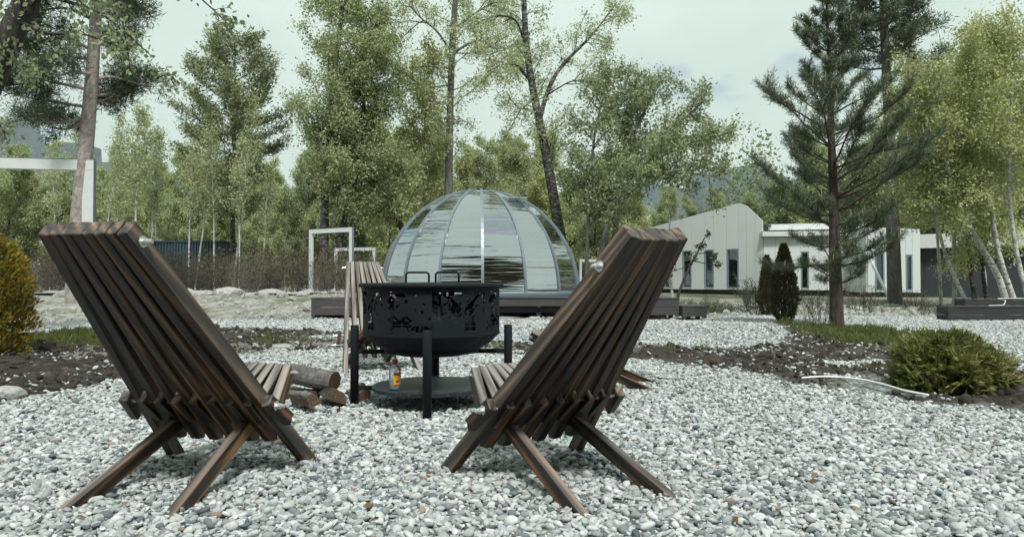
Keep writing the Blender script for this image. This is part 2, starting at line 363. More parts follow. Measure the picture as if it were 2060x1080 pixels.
MT['blue'] = m_plain('dark_blue_steel', (0.025, 0.050, 0.075), 0.5, 0.0, 0.15, 3); MT['rust'] = m_plain('rusty_brown', (0.16, 0.07, 0.035), 0.85, 0, 0.3, 4)
MT['clear'] = m_clear('clear_bottle_plastic'); MT['red'] = m_plain('red_plastic', (0.42, 0.025, 0.02), 0.4, 0, 0.05); MT['yellow'] = m_plain('yellow_label', (0.68, 0.42, 0.03), 0.5, 0, 0.05)
MT['hose'] = m_plain('white_hose', (0.72, 0.72, 0.70), 0.5, 0, 0.08, 20); MT['path'] = m_plain('white_gravel_path', (0.55, 0.56, 0.54), 0.9, 0, 0.2, 12, 0.6, 40)
MT['mount'] = m_plain('wooded_mountain', (0.03, 0.055, 0.06), 0.95, 0, 0.3, 0.02)
MT['interior'] = m_plain('dim_interior', (0.06, 0.065, 0.07), 0.9)
# ------------------------------------------------------------------ terrain
INNER = np.array([(-3.46,4.7),(-3.35,5.74),(-3.3,7.5),(-2.6,8.25),(-1.9,8.4),(-.2,7.95),(1.3,7.5),(1.96,6.55),(2.35,5.68),(2.85,4.8),(3.24,4.4),(3.9,3.6),(4.3,1.5),(4.0,-1.5),(0,-3.5),(-4,-1.5),(-4.5,1.5),(-4.1,3.6)])
OUTER = np.array([(-14,9.0),(-8.0,10.2),(-6.2,12.6),(-4.6,12.3),(-3.3,11.0),(-1.6,10.1),(.2,9.4),(1.7,8.95),(2.6,8.55),(3.5,8.9),(4.0,10.2),(4.9,12.6),(6.3,12.2),(6.2,9.8),(5.0,7.9),(5.2,7.0),(6.6,6.3),(9,6.0),(14,5),(14,-8),(-14,-8)])
def sdf(poly, x, y):
    x = np.asarray(x, float); y = np.asarray(y, float); d = np.full(x.shape, 1e9); ins = np.zeros(x.shape, bool)
    for i in range(len(poly)):
        ax, ay = poly[i]; bx, by = poly[(i + 1) % len(poly)]
        ex, ey = bx - ax, by - ay; t = np.clip(((x - ax) * ex + (y - ay) * ey) / (ex * ex + ey * ey), 0, 1)
        d = np.minimum(d, np.hypot(x - ax - t * ex, y - ay - t * ey))
        c = (ay > y) != (by > y); xi = ax + (y - ay) / (ey if abs(ey) > 1e-9 else 1e-9) * ex
        ins ^= c & (x < xi)
    return np.where(ins, -d, d)
def masks(x, y):
    n = 0.28 * fbm(x, y, 1.1, 4, 5)
    inner = sstep(0.10, -0.10, sdf(INNER, x, y) + n * 0.55)
    outer = sstep(-0.15, 0.15, sdf(OUTER, x, y) + n * 0.8)
    far = sstep(14.2, 16.0, y + n * 4 - 1.4 * sstep(0, 3, x)) * sstep(40, 30, np.abs(x))
    gravel = np.maximum(inner, outer * (1 - far) * sstep(11, 9, np.abs(x - 1)))
    gravel = np.maximum(gravel, (1 - inner) * (1 - far) * sstep(.25, .36, fbm(x, y, .8, 4, 91)) * sstep(12, 10, np.abs(x)))
    dry = np.clip(outer * far + outer * sstep(9, 11, np.abs(x - 1)), 0, 1)
    dry = np.maximum(dry, 0.5 * sstep(0.02, 0.3, fbm(x, y, 0.9, 4, 11)) * (1 - inner))
    gl = np.exp(-(((x + 6.1) / 1.5) ** 2 + ((y - 10.4) / 1.5) ** 2)) * 1.9
    gl = gl + 1.6 * np.exp(-(((x - 5.1) / 1.0) ** 2 + ((y - 10.3) / 1.9) ** 2)) + 0.7 * np.exp(-(((x - 3.4) / 0.6) ** 2 + ((y - 6.7) / 0.4) ** 2))
    gl = gl + 0.75 * np.exp(-(((x + 2.8) / 1.1) ** 2 + ((y - 9.6) / 0.7) ** 2)) + 0.7 * np.exp(-(((x - 1.9) / 0.9) ** 2 + ((y - 8.1) / 0.35) ** 2))
    gl = gl + 0.9 * sstep(16.5, 19, y) * sstep(3.2, 5, x) * (0.4 + fbm(x, y, 0.9, 3, 21)) + 0.7 * sstep(26, 34, y)
    grass = np.clip(gl + 0.9 * fbm(x, y, 2.0, 4, 31) - 0.35, 0, 1) * (1 - inner)
    gravel = gravel * (1 - sstep(0.2, 0.6, grass))
    return gravel, dry, grass, inner
def height(x, y, rough=True):
    x = np.asarray(x, float); y = np.asarray(y, float)
    z = 0.46 * sstep(14.6, 19.2, y + 0.8 * fbm(x, y, 0.35, 3, 2)) * sstep(-1.5, -4.8, x) + 0.012 * np.clip(y - 26, 0, 200)
    z = z + 0.14 * np.exp(-(((x - 3.2) / 2.6) ** 2 + ((y - 11.6) / 1.6) ** 2)) + 0.10 * np.exp(-(((x + 1.5) / 2.5) ** 2 + ((y - 12.2) / 1.2) ** 2))
    z = z + 0.03 * fbm(x, y, 0.5, 3, 8) * sstep(3, 7, np.hypot(x, y - 4))
    if rough:
        g, d, gr, inn = masks(x, y); s = (1 - g) * sstep(20, 14, y)
        z = z + s * (0.13 * np.abs(fbm(x, y, 1.7, 5, 14, 0.62)) + 0.05 * fbm(x, y, 6.0, 3, 4) - 0.01)
        z = z + sstep(14, 16, y) * sstep(30, 20, y) * sstep(-1, -4, x) * 0.10 * fbm(x, y, 1.6, 4, 19)
    return z
def spaced(a, b, st, lo, hi, grow=1.16):
    c = list(np.arange(a, b + 1e-6, st)); s = st; v = c[-1]
    while v < hi: s *= grow; v += s; c.append(v)
    s = st; v = c[0]
    while v > lo: s *= grow; v -= s; c.insert(0, v)
    return np.array(c)
gx = spaced(-8, 8, 0.08, -2600, 2600); gy = spaced(1.4, 15, 0.08, -400, 3200, 1.13)
XX, YY = np.meshgrid(gx, gy); ZZ = height(XX, YY)
nx, ny = len(gx), len(gy)
idx = np.arange(nx * ny).reshape(ny, nx)
Fg = np.stack([idx[:-1, :-1], idx[:-1, 1:], idx[1:, 1:], idx[1:, :-1]], -1).reshape(-1, 4)
me = mesh_np('ground', np.stack([XX.ravel(), YY.ravel(), ZZ.ravel()], -1), Fg, MT['ground'], True)
gm = masks(XX.ravel(), YY.ravel())
for nm, a in zip(('gravel', 'dry', 'grass'), gm):
    at = me.attributes.new(nm, 'FLOAT', 'POINT'); at.data.foreach_set('value', a.astype(np.float32))
tag(obj('ground', me), kind='structure')

# mountains far off
ang = np.linspace(-900, 3000, 240); hy = np.interp(ang, [-900, -300, 0, 150, 420, 1000, 1380, 1480, 1600, 2100, 3000], [190, 215, 232, 300, 370, 390, 370, 332, 360, 350, 330])
Dm = 1500.; Vm, Fm = [], []
for k, (a, h_) in enumerate(zip(ang, hy)):
    for j, (dd, kk) in enumerate(((-330, 0), (-200, .42), (-90, .78), (0, 1.0), (260, .8))):
        D_ = Dm + dd; top = (HZ - h_ + 9 * fbm(np.array([k * .5]), np.array([j * 1.]), 0.35, 4, 3)[0] * 2) / F * Dm
        Vm.append(((a - CX) / F * D_ + 30 * math.sin(k * 1.7 + j), D_, max(-2, top * kk + 12 * math.sin(k * .9 + j * 2.1) * (0 < j))))
nj = 5
Fm = [(k*nj+j, (k+1)*nj+j, (k+1)*nj+j+1, k*nj+j+1) for k in range(len(ang)-1) for j in range(nj-1)]
tag(obj('mountain', mesh_py('mountain', Vm, Fm, MT['mount'], True)), 'hazy wooded mountain ridge behind the trees', kind='structure')

# ------------------------------------------------------------------ scattering (uncountable stuff only)
def blob_mesh(name, seed, sub=2, flat=(1, .78, .55), amp=.22, mat=None, smooth=True, sharp=0):
    bm = bmesh.new(); bmesh.ops.create_icosphere(bm, subdivisions=sub, radius=1.0)
    r = np.random.default_rng(seed); off = r.uniform(0, 9, 3)
    for v in bm.verts:
        p = np.array(v.co); k = 1 + amp * 2 * vnoise(*[np.array([q]) for q in (p * 1.1 + off)], 1.0, seed)[0] + amp * vnoise(*[np.array([q]) for q in (p * 2.3 + off)], 1.0, seed + 5)[0]
        p = p * k
        if sharp: p = np.sign(p) * np.abs(p) ** (1 - sharp * .5)
        v.co = p * np.array(flat) * r.uniform(.97, 1.03)
    me = bpy.data.meshes.new(name); bm.to_mesh(me); bm.free()
    if smooth: me.polygons.foreach_set('use_smooth', [True] * len(me.polygons))
    if mat: me.materials.append(mat)
    return me
def scatter(name, pts, rot, scl, tint, protos, kind='stuff', label=None):
    """one mesh of points; geometry nodes put a prototype mesh on each"""
    me = bpy.data.meshes.new(name); n = len(pts)
    me.vertices.add(n); me.vertices.foreach_set('co', np.ascontiguousarray(pts, dtype=np.float32).ravel())
    for nm, a in (('rot', rot), ('scl', scl)):
        at = me.attributes.new(nm, 'FLOAT_VECTOR', 'POINT'); at.data.foreach_set('vector', np.ascontiguousarray(a, dtype=np.float32).ravel())
    at = me.attributes.new('tint', 'FLOAT', 'POINT'); at.data.foreach_set('value', np.ascontiguousarray(tint, dtype=np.float32))
    at = me.attributes.new('pick', 'INT', 'POINT'); at.data.foreach_set('value', rng.integers(0, len(protos), n).astype(np.int32))
    o = obj(name, me)
    ng = bpy.data.node_groups.new(name + '_nodes', 'GeometryNodeTree')
    ng.interface.new_socket('Geometry', in_out='INPUT', socket_type='NodeSocketGeometry'); ng.interface.new_socket('Geometry', in_out='OUTPUT', socket_type='NodeSocketGeometry')
    N, L = ng.nodes, ng.links
    gi, go = N.new('NodeGroupInput'), N.new('NodeGroupOutput')
    iop = N.new('GeometryNodeInstanceOnPoints'); join = N.new('GeometryNodeGeometryToInstance')
    for pm in protos[::-1]:
        po = bpy.data.objects.new(pm.name, pm)
        oi = N.new('GeometryNodeObjectInfo'); oi.inputs['Object'].default_value = po; L.new(oi.outputs['Geometry'], join.inputs[0])
    L.new(gi.outputs[0], iop.inputs['Points']); L.new(join.outputs[0], iop.inputs['Instance']); iop.inputs['Pick Instance'].default_value = True
    def attr(nm, typ):
        a = N.new('GeometryNodeInputNamedAttribute'); a.data_type = typ; a.inputs['Name'].default_value = nm; return a.outputs[0]
    L.new(attr('pick', 'INT'), iop.inputs['Instance Index']); L.new(attr('scl', 'FLOAT_VECTOR'), iop.inputs['Scale'])
    er = N.new('FunctionNodeEulerToRotation'); L.new(attr('rot', 'FLOAT_VECTOR'), er.inputs[0]); L.new(er.outputs[0], iop.inputs['Rotation'])
    L.new(iop.outputs[0], go.inputs[0])
    o.modifiers.new('scatter', 'NODES').node_group = ng
    return tag(o, label, None, None, kind)
def in_view(x, y, mside=1.0):
    return (np.abs(x) < 0.80 * np.maximum(y, 0) + mside)

# gravel pebbles
def pebble_pts(n, x0, x1, y0, y1, cond):
    x = rng.uniform(x0, x1, n); y = rng.uniform(y0, y1, n); k = cond(x, y); return x[k], y[k]
peb = [blob_mesh('pebble', 100 + i, 2, f, a, MT['pebble']) for i, (f, a) in enumerate([((1,.8,.5),.2), ((1,.66,.55),.26), ((1,.9,.42),.18), ((1,.72,.62),.3), ((1.1,.6,.4),.24), ((.95,.85,.7),.22), ((1,.75,.5),.34)])]
def make_gravel(name, dens, x0, x1, y0, y1, cond, smin, smax, label, lift=0.0):
    n = int(dens * (x1 - x0) * (y1 - y0)); x, y = pebble_pts(n, x0, x1, y0, y1, cond); n = len(x)
    s = smin + (smax - smin) * rng.beta(1.5, 3.6, n)
    z = height(x, y) + rng.uniform(-0.25, 1.0, n) * s * 0.8 + lift
    rot = np.stack([rng.normal(0, .36, n), rng.normal(0, .36, n), rng.uniform(0, 6.28, n)], -1)
    sc = s[:, None] * np.stack([rng.uniform(.85, 1.35, n), rng.uniform(.8, 1.15, n), rng.uniform(.75, 1.2, n)], -1)
    tint = np.clip(rng.beta(1.6, 1.35, n) * 0.95, 0, .955); k = rng.random(n) < 0.012; tint[k] = rng.uniform(.965, 1, k.sum())
    return scatter(name, np.stack([x, y, z], -1), rot, sc, tint, peb, label=label)
c_in = lambda x, y: (masks(x, y)[3] > 0.35 + 0.4 * rng.random(len(x))) & in_view(x, y, 1.2)
make_gravel('gravel', 4000, -4.4, 4.4, 1.5, 4.6, c_in, 0.0062, 0.0275, 'pale grey rounded gravel around the fire pit')
make_gravel('gravel', 2700, -4.2, 4.2, 4.6, 8.8, c_in, 0.0075, 0.027, 'pale grey gravel behind the fire pit')
def c_out(x, y):
    g, d, gr, inn = masks(x, y); return (g * (1 - inn) > 0.35 + 0.5 * rng.random(len(x))) & in_view(x, y, 1.0) & (y > 5.5)
make_gravel('gravel', 1200, -8, 11, 6.0, 16.8, c_out, 0.011, 0.030, 'pale outer gravel in front of the deck')
def c_soil(x, y):
    g, d, gr, inn = masks(x, y); return (g < 0.3) & (rng.random(len(x)) < 0.08 + 0.5 * sstep(.05, .3, fbm(x, y, 1.5, 3, 40))) & in_view(x, y, .6) & (gr < .6)
make_gravel('stones', 330, -10, 9, 4.0, 13, c_soil, 0.006, 0.034, 'loose pale stones lying on the dark soil')
# soil clods
clod = [blob_mesh('soil_clod', 200 + i, 2, (1, .85, .7), .42, MT['clod']) for i in range(4)]
def c_clod(x, y):
    g, d, gr, inn = masks(x, y); return (g < 0.25) & (gr < .5) & in_view(x, y, .6) & (rng.random(len(x)) < .35 + 1.2 * fbm(x, y, 1.3, 3, 50))
x, y = pebble_pts(52000, -10, 9, 3.8, 13.0, c_clod); n = len(x); s = 0.008 + 0.075 * rng.beta(1.0, 6, n)
scatter('soil_clods', np.stack([x, y, height(x, y) + s * .15], -1), rng.uniform(0, 6.28, (n, 3)), np.repeat(s[:, None], 3, 1) * rng.uniform(.7, 1.3, (n, 3)), rng.random(n), clod, label='dark crumbly soil clods in the trench round the gravel')
# rubble on the bank and dry ground
rubm = [blob_mesh('rubble', 300 + i, 2, (1, .8, .6), .35, MT['rock'], False) for i in range(5)]
def c_rub(x, y):
    g, d, gr, inn = masks(x, y); return (d > .4) & in_view(x, y, .5) & (gr < .75) & (rng.random(len(x)) < .3 + 1.3 * fbm(x, y, .9, 3, 60))
x, y = pebble_pts(30000, -16, 14, 12.0, 24, c_rub); n = len(x); s = 0.015 + 0.17 * rng.beta(1, 6.5, n)
scatter('rubble', np.stack([x, y, height(x, y) + s * .1], -1), rng.uniform(0, 6.28, (n, 3)), np.repeat(s[:, None], 3, 1) * rng.uniform(.7, 1.3, (n, 3)), rng.random(n), rubm, label='small pale rubble scattered over the dry bank')
#PART3
# ------------------------------------------------------------------ plants: generators
def leaf_mesh(name, pos, dirs, size, aspect, mat, tint, fold=0.0):
    n = len(pos); d = nrm(dirs); u = nrm(np.cross(d, rng.normal(size=(n, 3)))); s = np.asarray(size)[:, None]
    V = np.empty((n, 4, 3)); V[:, 0] = pos; V[:, 1] = pos + d * s * .45 + u * s * aspect * .5
    V[:, 2] = pos + d * s; V[:, 3] = pos + d * s * .45 - u * s * aspect * .5
    return mesh_np(name, V.reshape(-1, 3), np.arange(n * 4).reshape(n, 4), mat, False, tint)
def grow(p, d, L, n, wob, trop):
    p = np.array(p, float); d = nrm(d); out = [p.copy()]
    for i in range(n):
        d = nrm(d + rng.normal(0, wob, 3) + np.array([0, 0, trop])); p = p + d * L / n; out.append(p.copy())
    return np.array(out)
def poly_at(pts, t):
    f = np.clip(t, 0, .9999) * (len(pts) - 1); i = int(f); a = f - i
    return pts[i] * (1 - a) + pts[i + 1] * a, nrm(pts[i + 1] - pts[i])
def resample(pts, n):
    """smooth curve through control points"""
    pts = np.asarray(pts, float); t = np.r_[0, np.cumsum(np.linalg.norm(np.diff(pts, axis=0), axis=1))]; tt = np.linspace(0, t[-1], n)
    q = np.stack([np.interp(tt, t, pts[:, k]) for k in range(3)], -1)
    for _ in range(2): q[1:-1] = (q[:-2] + 2 * q[1:-1] + q[2:]) / 4
    return q
class Tree:
    def __init__(s): s.tubes = []; s.leafp = []; s.leafd = []
    def limb(s, pts, r0, r1, sides=8): s.tubes.append((np.asarray(pts), np.linspace(r0, r1, len(pts)), sides)); return pts
    def twigs(s, pts, dens, L, trop=-.05, wob=.22, t0=.15, r=.006, ang=.9, leaves=10, spread=.12, taper=.55):
        """side twigs along a limb, leaves round them"""
        ln = np.linalg.norm(np.diff(pts, axis=0), axis=1).sum(); n = max(2, int(dens * ln))
        for t in np.sort(rng.uniform(t0, 1, n)):
            p, d = poly_at(pts, t); side = nrm(np.cross(d, rng.normal(size=3)))
            k = L * (1 - taper * t) * rng.uniform(.6, 1.25)
            tw = grow(p, d * math.cos(ang) + side * math.sin(ang), k, 4, wob, trop)
            s.tubes.append((tw, np.linspace(r, r * .35, 5), 3)); s.leaf(tw, leaves, spread)
        s.leaf(pts[len(pts) // 2:], leaves, spread)
    def leaf(s, tw, m, spread):
        t = rng.uniform(.1, 1.02, m) * (len(tw) - 1); i = np.clip(t.astype(int), 0, len(tw) - 2); a = (t - i)[:, None]
        s.leafp.append(tw[i] * (1 - a) + tw[i + 1] * a + rng.normal(0, spread, (m, 3))); s.leafd.append(np.repeat(nrm(tw[-1] - tw[0])[None], m, 0))
    def branch(s, pts, n, L, r, t0=.3, t1=1.0, ang=.9, trop=.02, wob=.14, sub=5, subL=.5, subtrop=-.05, leaves=10, spread=.12, prof=None, az=None, taper=.5):
        for k in range(n):
            t = t0 + (t1 - t0) * (k + rng.uniform(0, 1)) / n; p, d = poly_at(pts, t)
            a = rng.uniform(0, 6.28) if az is None else az + rng.normal(0, .6)
            side = np.array([math.cos(a), math.sin(a), 0]); side = nrm(side - d * np.dot(side, d))
            l = L * (prof((t - t0) / (t1 - t0)) if prof else (1 - taper * t)) * rng.uniform(.7, 1.2)
            b = grow(p, d * math.cos(ang) + side * math.sin(ang), l, 7, wob, trop)
            s.limb(b, r * (l / L) ** .7, r * .2, 5); s.twigs(b, sub, subL * min(1, l / L + .25), subtrop, leaves=leaves, spread=spread)
    def meshes(s, bark, leafmat, size, aspect=.62, gather=.5, down=0.0, maxleaf=60000):
        groups = {}
        for pts, r, n in s.tubes: groups.setdefault((len(pts), n), []).append((pts, r))
        Vs, Fs, o = [], [], 0
        for (K, n), lst in groups.items():                      # all tubes of one shape at once
            A = np.array([q[0] for q in lst]); Rr = np.array([q[1] for q in lst]); m = len(A)
            t = nrm(np.gradient(A, axis=1)); ref = np.where(np.abs(t[:, :, 2:3]) < .9, np.array([0, 0, 1.]), np.array([1., 0, 0]))
            ref = np.repeat(ref[:, :1], K, 1); u = nrm(np.cross(t, ref)); w = np.cross(t, u); a = 2 * np.pi * np.arange(n) / n
            V = A[:, :, None] + Rr[:, :, None, None] * (np.cos(a)[None, None, :, None] * u[:, :, None] + np.sin(a)[None, None, :, None] * w[:, :, None])
            i, j = np.meshgrid(np.arange(K - 1), np.arange(n), indexing='ij'); f = np.stack([i * n + j, i * n + (j + 1) % n, (i + 1) * n + (j + 1) % n, (i + 1) * n + j], -1).reshape(-1, 4)
            Fs.append((f[None] + (np.arange(m) * K * n)[:, None, None]).reshape(-1, 4) + o); Vs.append(V.reshape(-1, 3)); o += m * K * n
        Vs = np.concatenate(Vs); Fs = np.concatenate(Fs)
        tr = mesh_np('trunk', np.array(Vs), np.array(Fs), bark, True)
        if not s.leafp: return tr, None
        p = np.concatenate(s.leafp); d = np.concatenate(s.leafd)
        if len(p) > maxleaf: k = rng.choice(len(p), maxleaf, False); p, d = p[k], d[k]
        n = len(p); d = nrm(d * gather + rng.normal(size=(n, 3)) + np.array([0, 0, -down]))
        cr = leaf_mesh('crown', p, d, size * rng.uniform(.6, 1.35, n), aspect, leafmat, rng.random(n))
        return tr, cr
def plant(name, trunk, crown, loc=(0, 0, 0), rz=0, label=None, cat='tree', group=None, scale=1.0, parts=('trunk', 'crown')):
    e = empty(name, loc, rz, label, cat, group); e.scale = (scale,) * 3
    if trunk: obj(parts[0], trunk, e)
    if crown: obj(parts[1], crown, e)
    return e
def gz(x, y): return float(height(np.array([x]), np.array([y]), False)[0])
def place(px, D): x = (px - CX) / F * D; return (x, D, gz(x, D) - 0.05)
def P0(base):                                  # photo pixel at a depth, relative to a plant's base
    b = np.array(base); return lambda px, py, D: P(px, py, D) - b

# --- generic models, shared by copies ---------------------------------------
def birch_model(H, lean=(.06, 0), r=.07, crown0=.35, L=1.5, n=16, leaves=9, bark='birch', leafm='leaf', size=.075, spread=.14, trop=.05, ang=.8, subL=.55, maxleaf=26000, droop=-.12, sub=5):
    T = Tree(); tr = grow((0, 0, -.1), (lean[0], lean[1], 1), H, 14, .035, .05); T.limb(tr, r, r * .15, 7)
    T.branch(tr, n, L, r * .38, crown0, .98, ang, trop, .13, sub, subL, droop, leaves, spread, prof=lambda t: (0.55 + 1.4 * t) if t < .3 else (1.0 - .72 * (t - .3) / .7))
    T.leaf(tr[-4:], 60, .25)
    return T.meshes(MT[bark], MT[leafm], size, maxleaf=maxleaf, down=.3)
BG = [birch_model(9.5, (.05, 0), .09, .16, 2.5, 34, 100, 'birch_grey', 'leaf', .115, .15, .06, .85, .9, 66000, sub=6),
      birch_model(8.0, (-.05, .03), .08, .12, 2.3, 32, 100, 'bark_grey', 'leaf_yel', .115, .15, .08, .8, .85, 66000, sub=6),
      birch_model(10.5, (.02, .02), .10, .18, 2.7, 36, 100, 'birch', 'leaf_pale', .115, .15, .03, .95, .95, 66000, sub=6),
      birch_model(7.0, (.08, 0), .07, .05, 2.4, 32, 100, 'bark_dark', 'leaf_dark', .115, .15, .05, .9, .85, 66000, sub=6)]
SL = [birch_model(8.2, (.09, .0), .055, .42, 1.15, 18, 28, 'birch', 'leaf', .10, .13, .12, .6, .55, 16000),
      birch_model(7.4, (.03, .02), .05, .45, 1.0, 18, 28, 'birch', 'leaf_pale', .10, .13, .12, .6, .55, 16000)]
def conifer_model(H, r, c0, L, whorls, per, bark, leafm, needle=.075, up0=.15, up1=.85, tw=9, nleaf=26, spread=.03, maxleaf=90000, asp=.10, droopy=0., prof=None, shoots=False, subL=.38):
    T = Tree(); tr = grow((0, 0, -.1), (0, 0, 1), H, 16, .012, .03); T.limb(tr, r, r * .12, 9); shoot = []
    for w in range(whorls):
        t = c0 + (1 - c0) * (w + .3) / whorls; f = (t - c0) / (1 - c0)
        for k in range(per):
            p, d = poly_at(tr, t + rng.uniform(-.012, .012)); a = 6.283 * (k + rng.uniform(-.25, .25)) / per + w * 1.1
            up = up0 + (up1 - up0) * f; l = L * (prof(f) if prof else (1 - f) ** .75 + .06) * (rng.uniform(.45, 1.25) if shoots else rng.uniform(.75, 1.15))
            if shoots and rng.random() < .10: continue
            b = grow(p, (math.cos(a), math.sin(a), up - droopy + (rng.normal(0, .12) if shoots else 0)), l, 7, .11 if shoots else .07, .05)
            T.limb(b, r * .17 * (l / L) ** .6 + .003, .004, 4)
            m = max(3, int(tw * l / L * 1.3))
            for q in range(m):
                tt = (.25 + .75 * (q + rng.random()) / m) if not shoots else (.38 + .62 * ((q + rng.random()) / m) ** .8); pp, dd = poly_at(b, tt); sd = nrm(np.cross(dd, (0, 0, 1))) * (1 if q % 2 else -1)
                tl = subL * (1.1 - .5 * tt) * min(1.2, l / L + .35) * rng.uniform(.7, 1.2)
                twg = grow(pp, dd * .75 + sd * .65 + np.array([0, 0, .18]), tl, 3, .1, .10)
                T.tubes.append((twg, np.array([.006, .005, .004, .003]), 3)); T.leaf(twg, nleaf, spread)
                if shoots and rng.random() < .16 + .3 * f: shoot.append(twg[-1])
            T.leaf(b[4:], int(nleaf * 1.2), spread)
            if shoots: shoot.append(b[-1])
    T.leaf(tr[-2:], 60, .03); me = T.meshes(MT[bark], MT[leafm], needle, asp, .75, -.2, maxleaf)
    sm = None
    if shoots:
        mb = MB()
        for p in shoot: mb.tube([p, p + np.array([rng.normal(0, .008), rng.normal(0, .008), rng.uniform(.06, .14)])], np.array([.009, .004]), 4, cap=False)
        sm = mb.mesh('new_shoots', MT['shoot'])
    return me + (sm,)

# --- the young pine in front of the white house ------------------------------
b = place(1684, 11.8)
tr_, cr_, sh_ = conifer_model(5.85, .12, .15, 1.85, 18, 6, 'bark_pine', 'needle', .085, .10, 1.1, 13, 105, .020, 160000, .085, 0, lambda f: (0.42 + 1.9 * f) if f < .30 else (0.98 - .90 * ((f - .30) / .70) ** .82), True, .38)
e = plant('young_pine', tr_, cr_, b, 0.4, 'young dark green pine with pale upright shoots before the white house', 'tree'); e.rotation_euler = (0, R(-2), .4)
tag(obj('new_shoots', sh_, e), kind='stuff')

# --- pale-barked pine at the left ---------------------------------------------
b = place(150, 17); Q = P0(b); T = Tree()
tr = resample([(0, 0, -.1), Q(157, 430, 17), Q(172, 280, 17), Q(183, 120, 17), Q(190, -30, 17), Q(196, -160, 17)], 16); T.limb(tr, .22, .10, 12)
def pine_limb(pts, r, n, tl, m=90, sp=.10):
    q = resample(pts, 9); T.limb(q, r, .012, 6)
    for k in range(n):
        t = .2 + .8 * (k + rng.random()) / n; p, d = poly_at(q, t); sd = nrm(np.cross(d, (0, 0, 1)) * rng.choice([-1, 1]) + rng.normal(0, .3, 3))
        w = grow(p, d * .6 + sd * .6 + np.array([0, 0, .25]), tl * rng.uniform(.6, 1.2), 4, .15, .08); T.tubes.append((w, np.linspace(.012, .004, 5), 3))
        for _ in range(3):
            p2, d2 = poly_at(w, rng.uniform(.4, 1)); w2 = grow(p2, d2 + rng.normal(0, .6, 3), .28, 2, .2, .1); T.leaf(w2, m, sp)
for (a, c, d_) in (((178, 215), (110, 205), (20, 190)), ((176, 235), (100, 250), (40, 240)), ((180, 180), (90, 160), (-20, 175)), ((183, 118), (110, 108), (45, 108)), ((185, 100), (120, 70), (60, 85)), ((177, 240), (130, 262), (95, 255)),
                   ((180, 200), (215, 205), (235, 215)), ((181, 190), (220, 190), (245, 165)), ((186, 90), (225, 80), (250, 100)), ((188, 40), (130, 10), (60, 20)), ((188, 30), (240, 10), (270, 40)), ((184, 150), (140, 140), (80, 165)), ((182, 160), (215, 150), (300, 175))):
    dd = rng.uniform(-1.0, 1.0); pine_limb([Q(*a, 17), Q(*c, 17 + dd * .6), Q(*d_, 17 + dd)], .05, 9, .55)
for k in range(10):
    a = rng.uniform(0, 6.28); z = rng.uniform(.75, 1.0); p, d = poly_at(tr, z); pine_limb([p, p + np.array([math.cos(a), math.sin(a), .3]) * .9, p + np.array([math.cos(a), math.sin(a), .25]) * 1.9], .05, 8, .5)
tr_, cr_ = T.meshes(MT['bark_pale'], MT['needle'], .15, .12, .9, -.1, 70000)
plant('tall_pine', tr_, cr_, b, 0, 'tall pine with pale straight trunk and dark needles behind the white frame', 'tree')

# --- near broadleaf whose branches hang in at the top left -----------------------
b = place(-190, 9); Q = P0(b); T = Tree()
tr = resample([(0, 0, -.1), Q(-120, 400, 9), Q(-40, 180, 9), Q(20, 60, 9), Q(70, -40, 9), Q(100, -200, 9)], 14); T.limb(tr, .24, .12, 12)
for pts, r in (([(40, 20, 9), (130, -60, 8.7), (215, -40, 8.5), (246, 40, 8.4), (258, 140, 8.3)], .035), ([(60, -20, 9), (170, -120, 8.6), (300, -90, 8.2), (390, -20, 8.0), (470, 60, 7.9)], .03), ([(30, 40, 9), (90, 70, 8.6), (160, 60, 8.3), (230, 90, 8.2)], .03),
               ([(20, 60, 9), (30, 120, 8.7), (80, 150, 8.5)], .025), ([(60, -20, 9), (130, 0, 9.3), (200, 20, 9.4), (300, 110, 9.3)], .03), ([(40, 0, 9), (20, -60, 8.6), (-20, 0, 8.3), (-10, 120, 8.2)], .03), ([(50, 0, 9), (120, -30, 9.2), (180, 20, 9.0)], .025), ([(258, 140, 8.3), (285, 170, 8.2), (325, 150, 8.1)], .010), ([(0, 100, 9), (-30, 200, 8.8), (10, 280, 8.7)], .02)):
    q = resample([Q(*p) for p in pts], 10); T.limb(q, r, .006, 6); T.twigs(q, 8, .45, -.16, .22, .2, .005, 1.0, 14, .06)
tr_, cr_ = T.meshes(MT['bark_dark'], MT['leaf_dark'], .066, .66, .4, .5)
plant('overhanging_tree', tr_, cr_, b, 0, 'dark trunk leaning in at the top left with hanging leafy twigs', 'tree')

# --- birches and others behind the dome ---------------------------------------
def hand_tree(name, px, D, limbs, sub, label, bark, leafm, size, cat='tree', maxleaf=50000, nb=0, kw=None, down=.35, off=0):
    """limbs: list of (pixel points, r0, r1); sub: twig settings"""
    b = place(px, D); Q = P0(b); T = Tree()
    for k, (pts, r0, r1) in enumerate(limbs):
        q = [Q(p[0], p[1], D + (p[2] if len(p) > 2 else 0)) for p in pts]
        if k == 0 or len(pts[0]) == 4: q = [np.array([q[0][0], q[0][1], -.15])] + q
        q = resample(q, 14); T.limb(q, r0, r1, 10 if r0 > .1 else 6)
        if sub: T.branch(q, **{**sub, 'n': max(2, int(sub['n'] * min(1.6, np.linalg.norm(q[-1] - q[0]) / 6)))})
    tr_, cr_ = T.meshes(MT[bark], MT[leafm], size, .62, .4, down, maxleaf)
    return plant(name, tr_, cr_, b, 0, label, cat)
S = dict(n=22, L=1.9, r=.03, t0=.30, ang=.9, trop=.0, wob=.16, sub=5, subL=.7, subtrop=-.18, leaves=9, spread=.13)
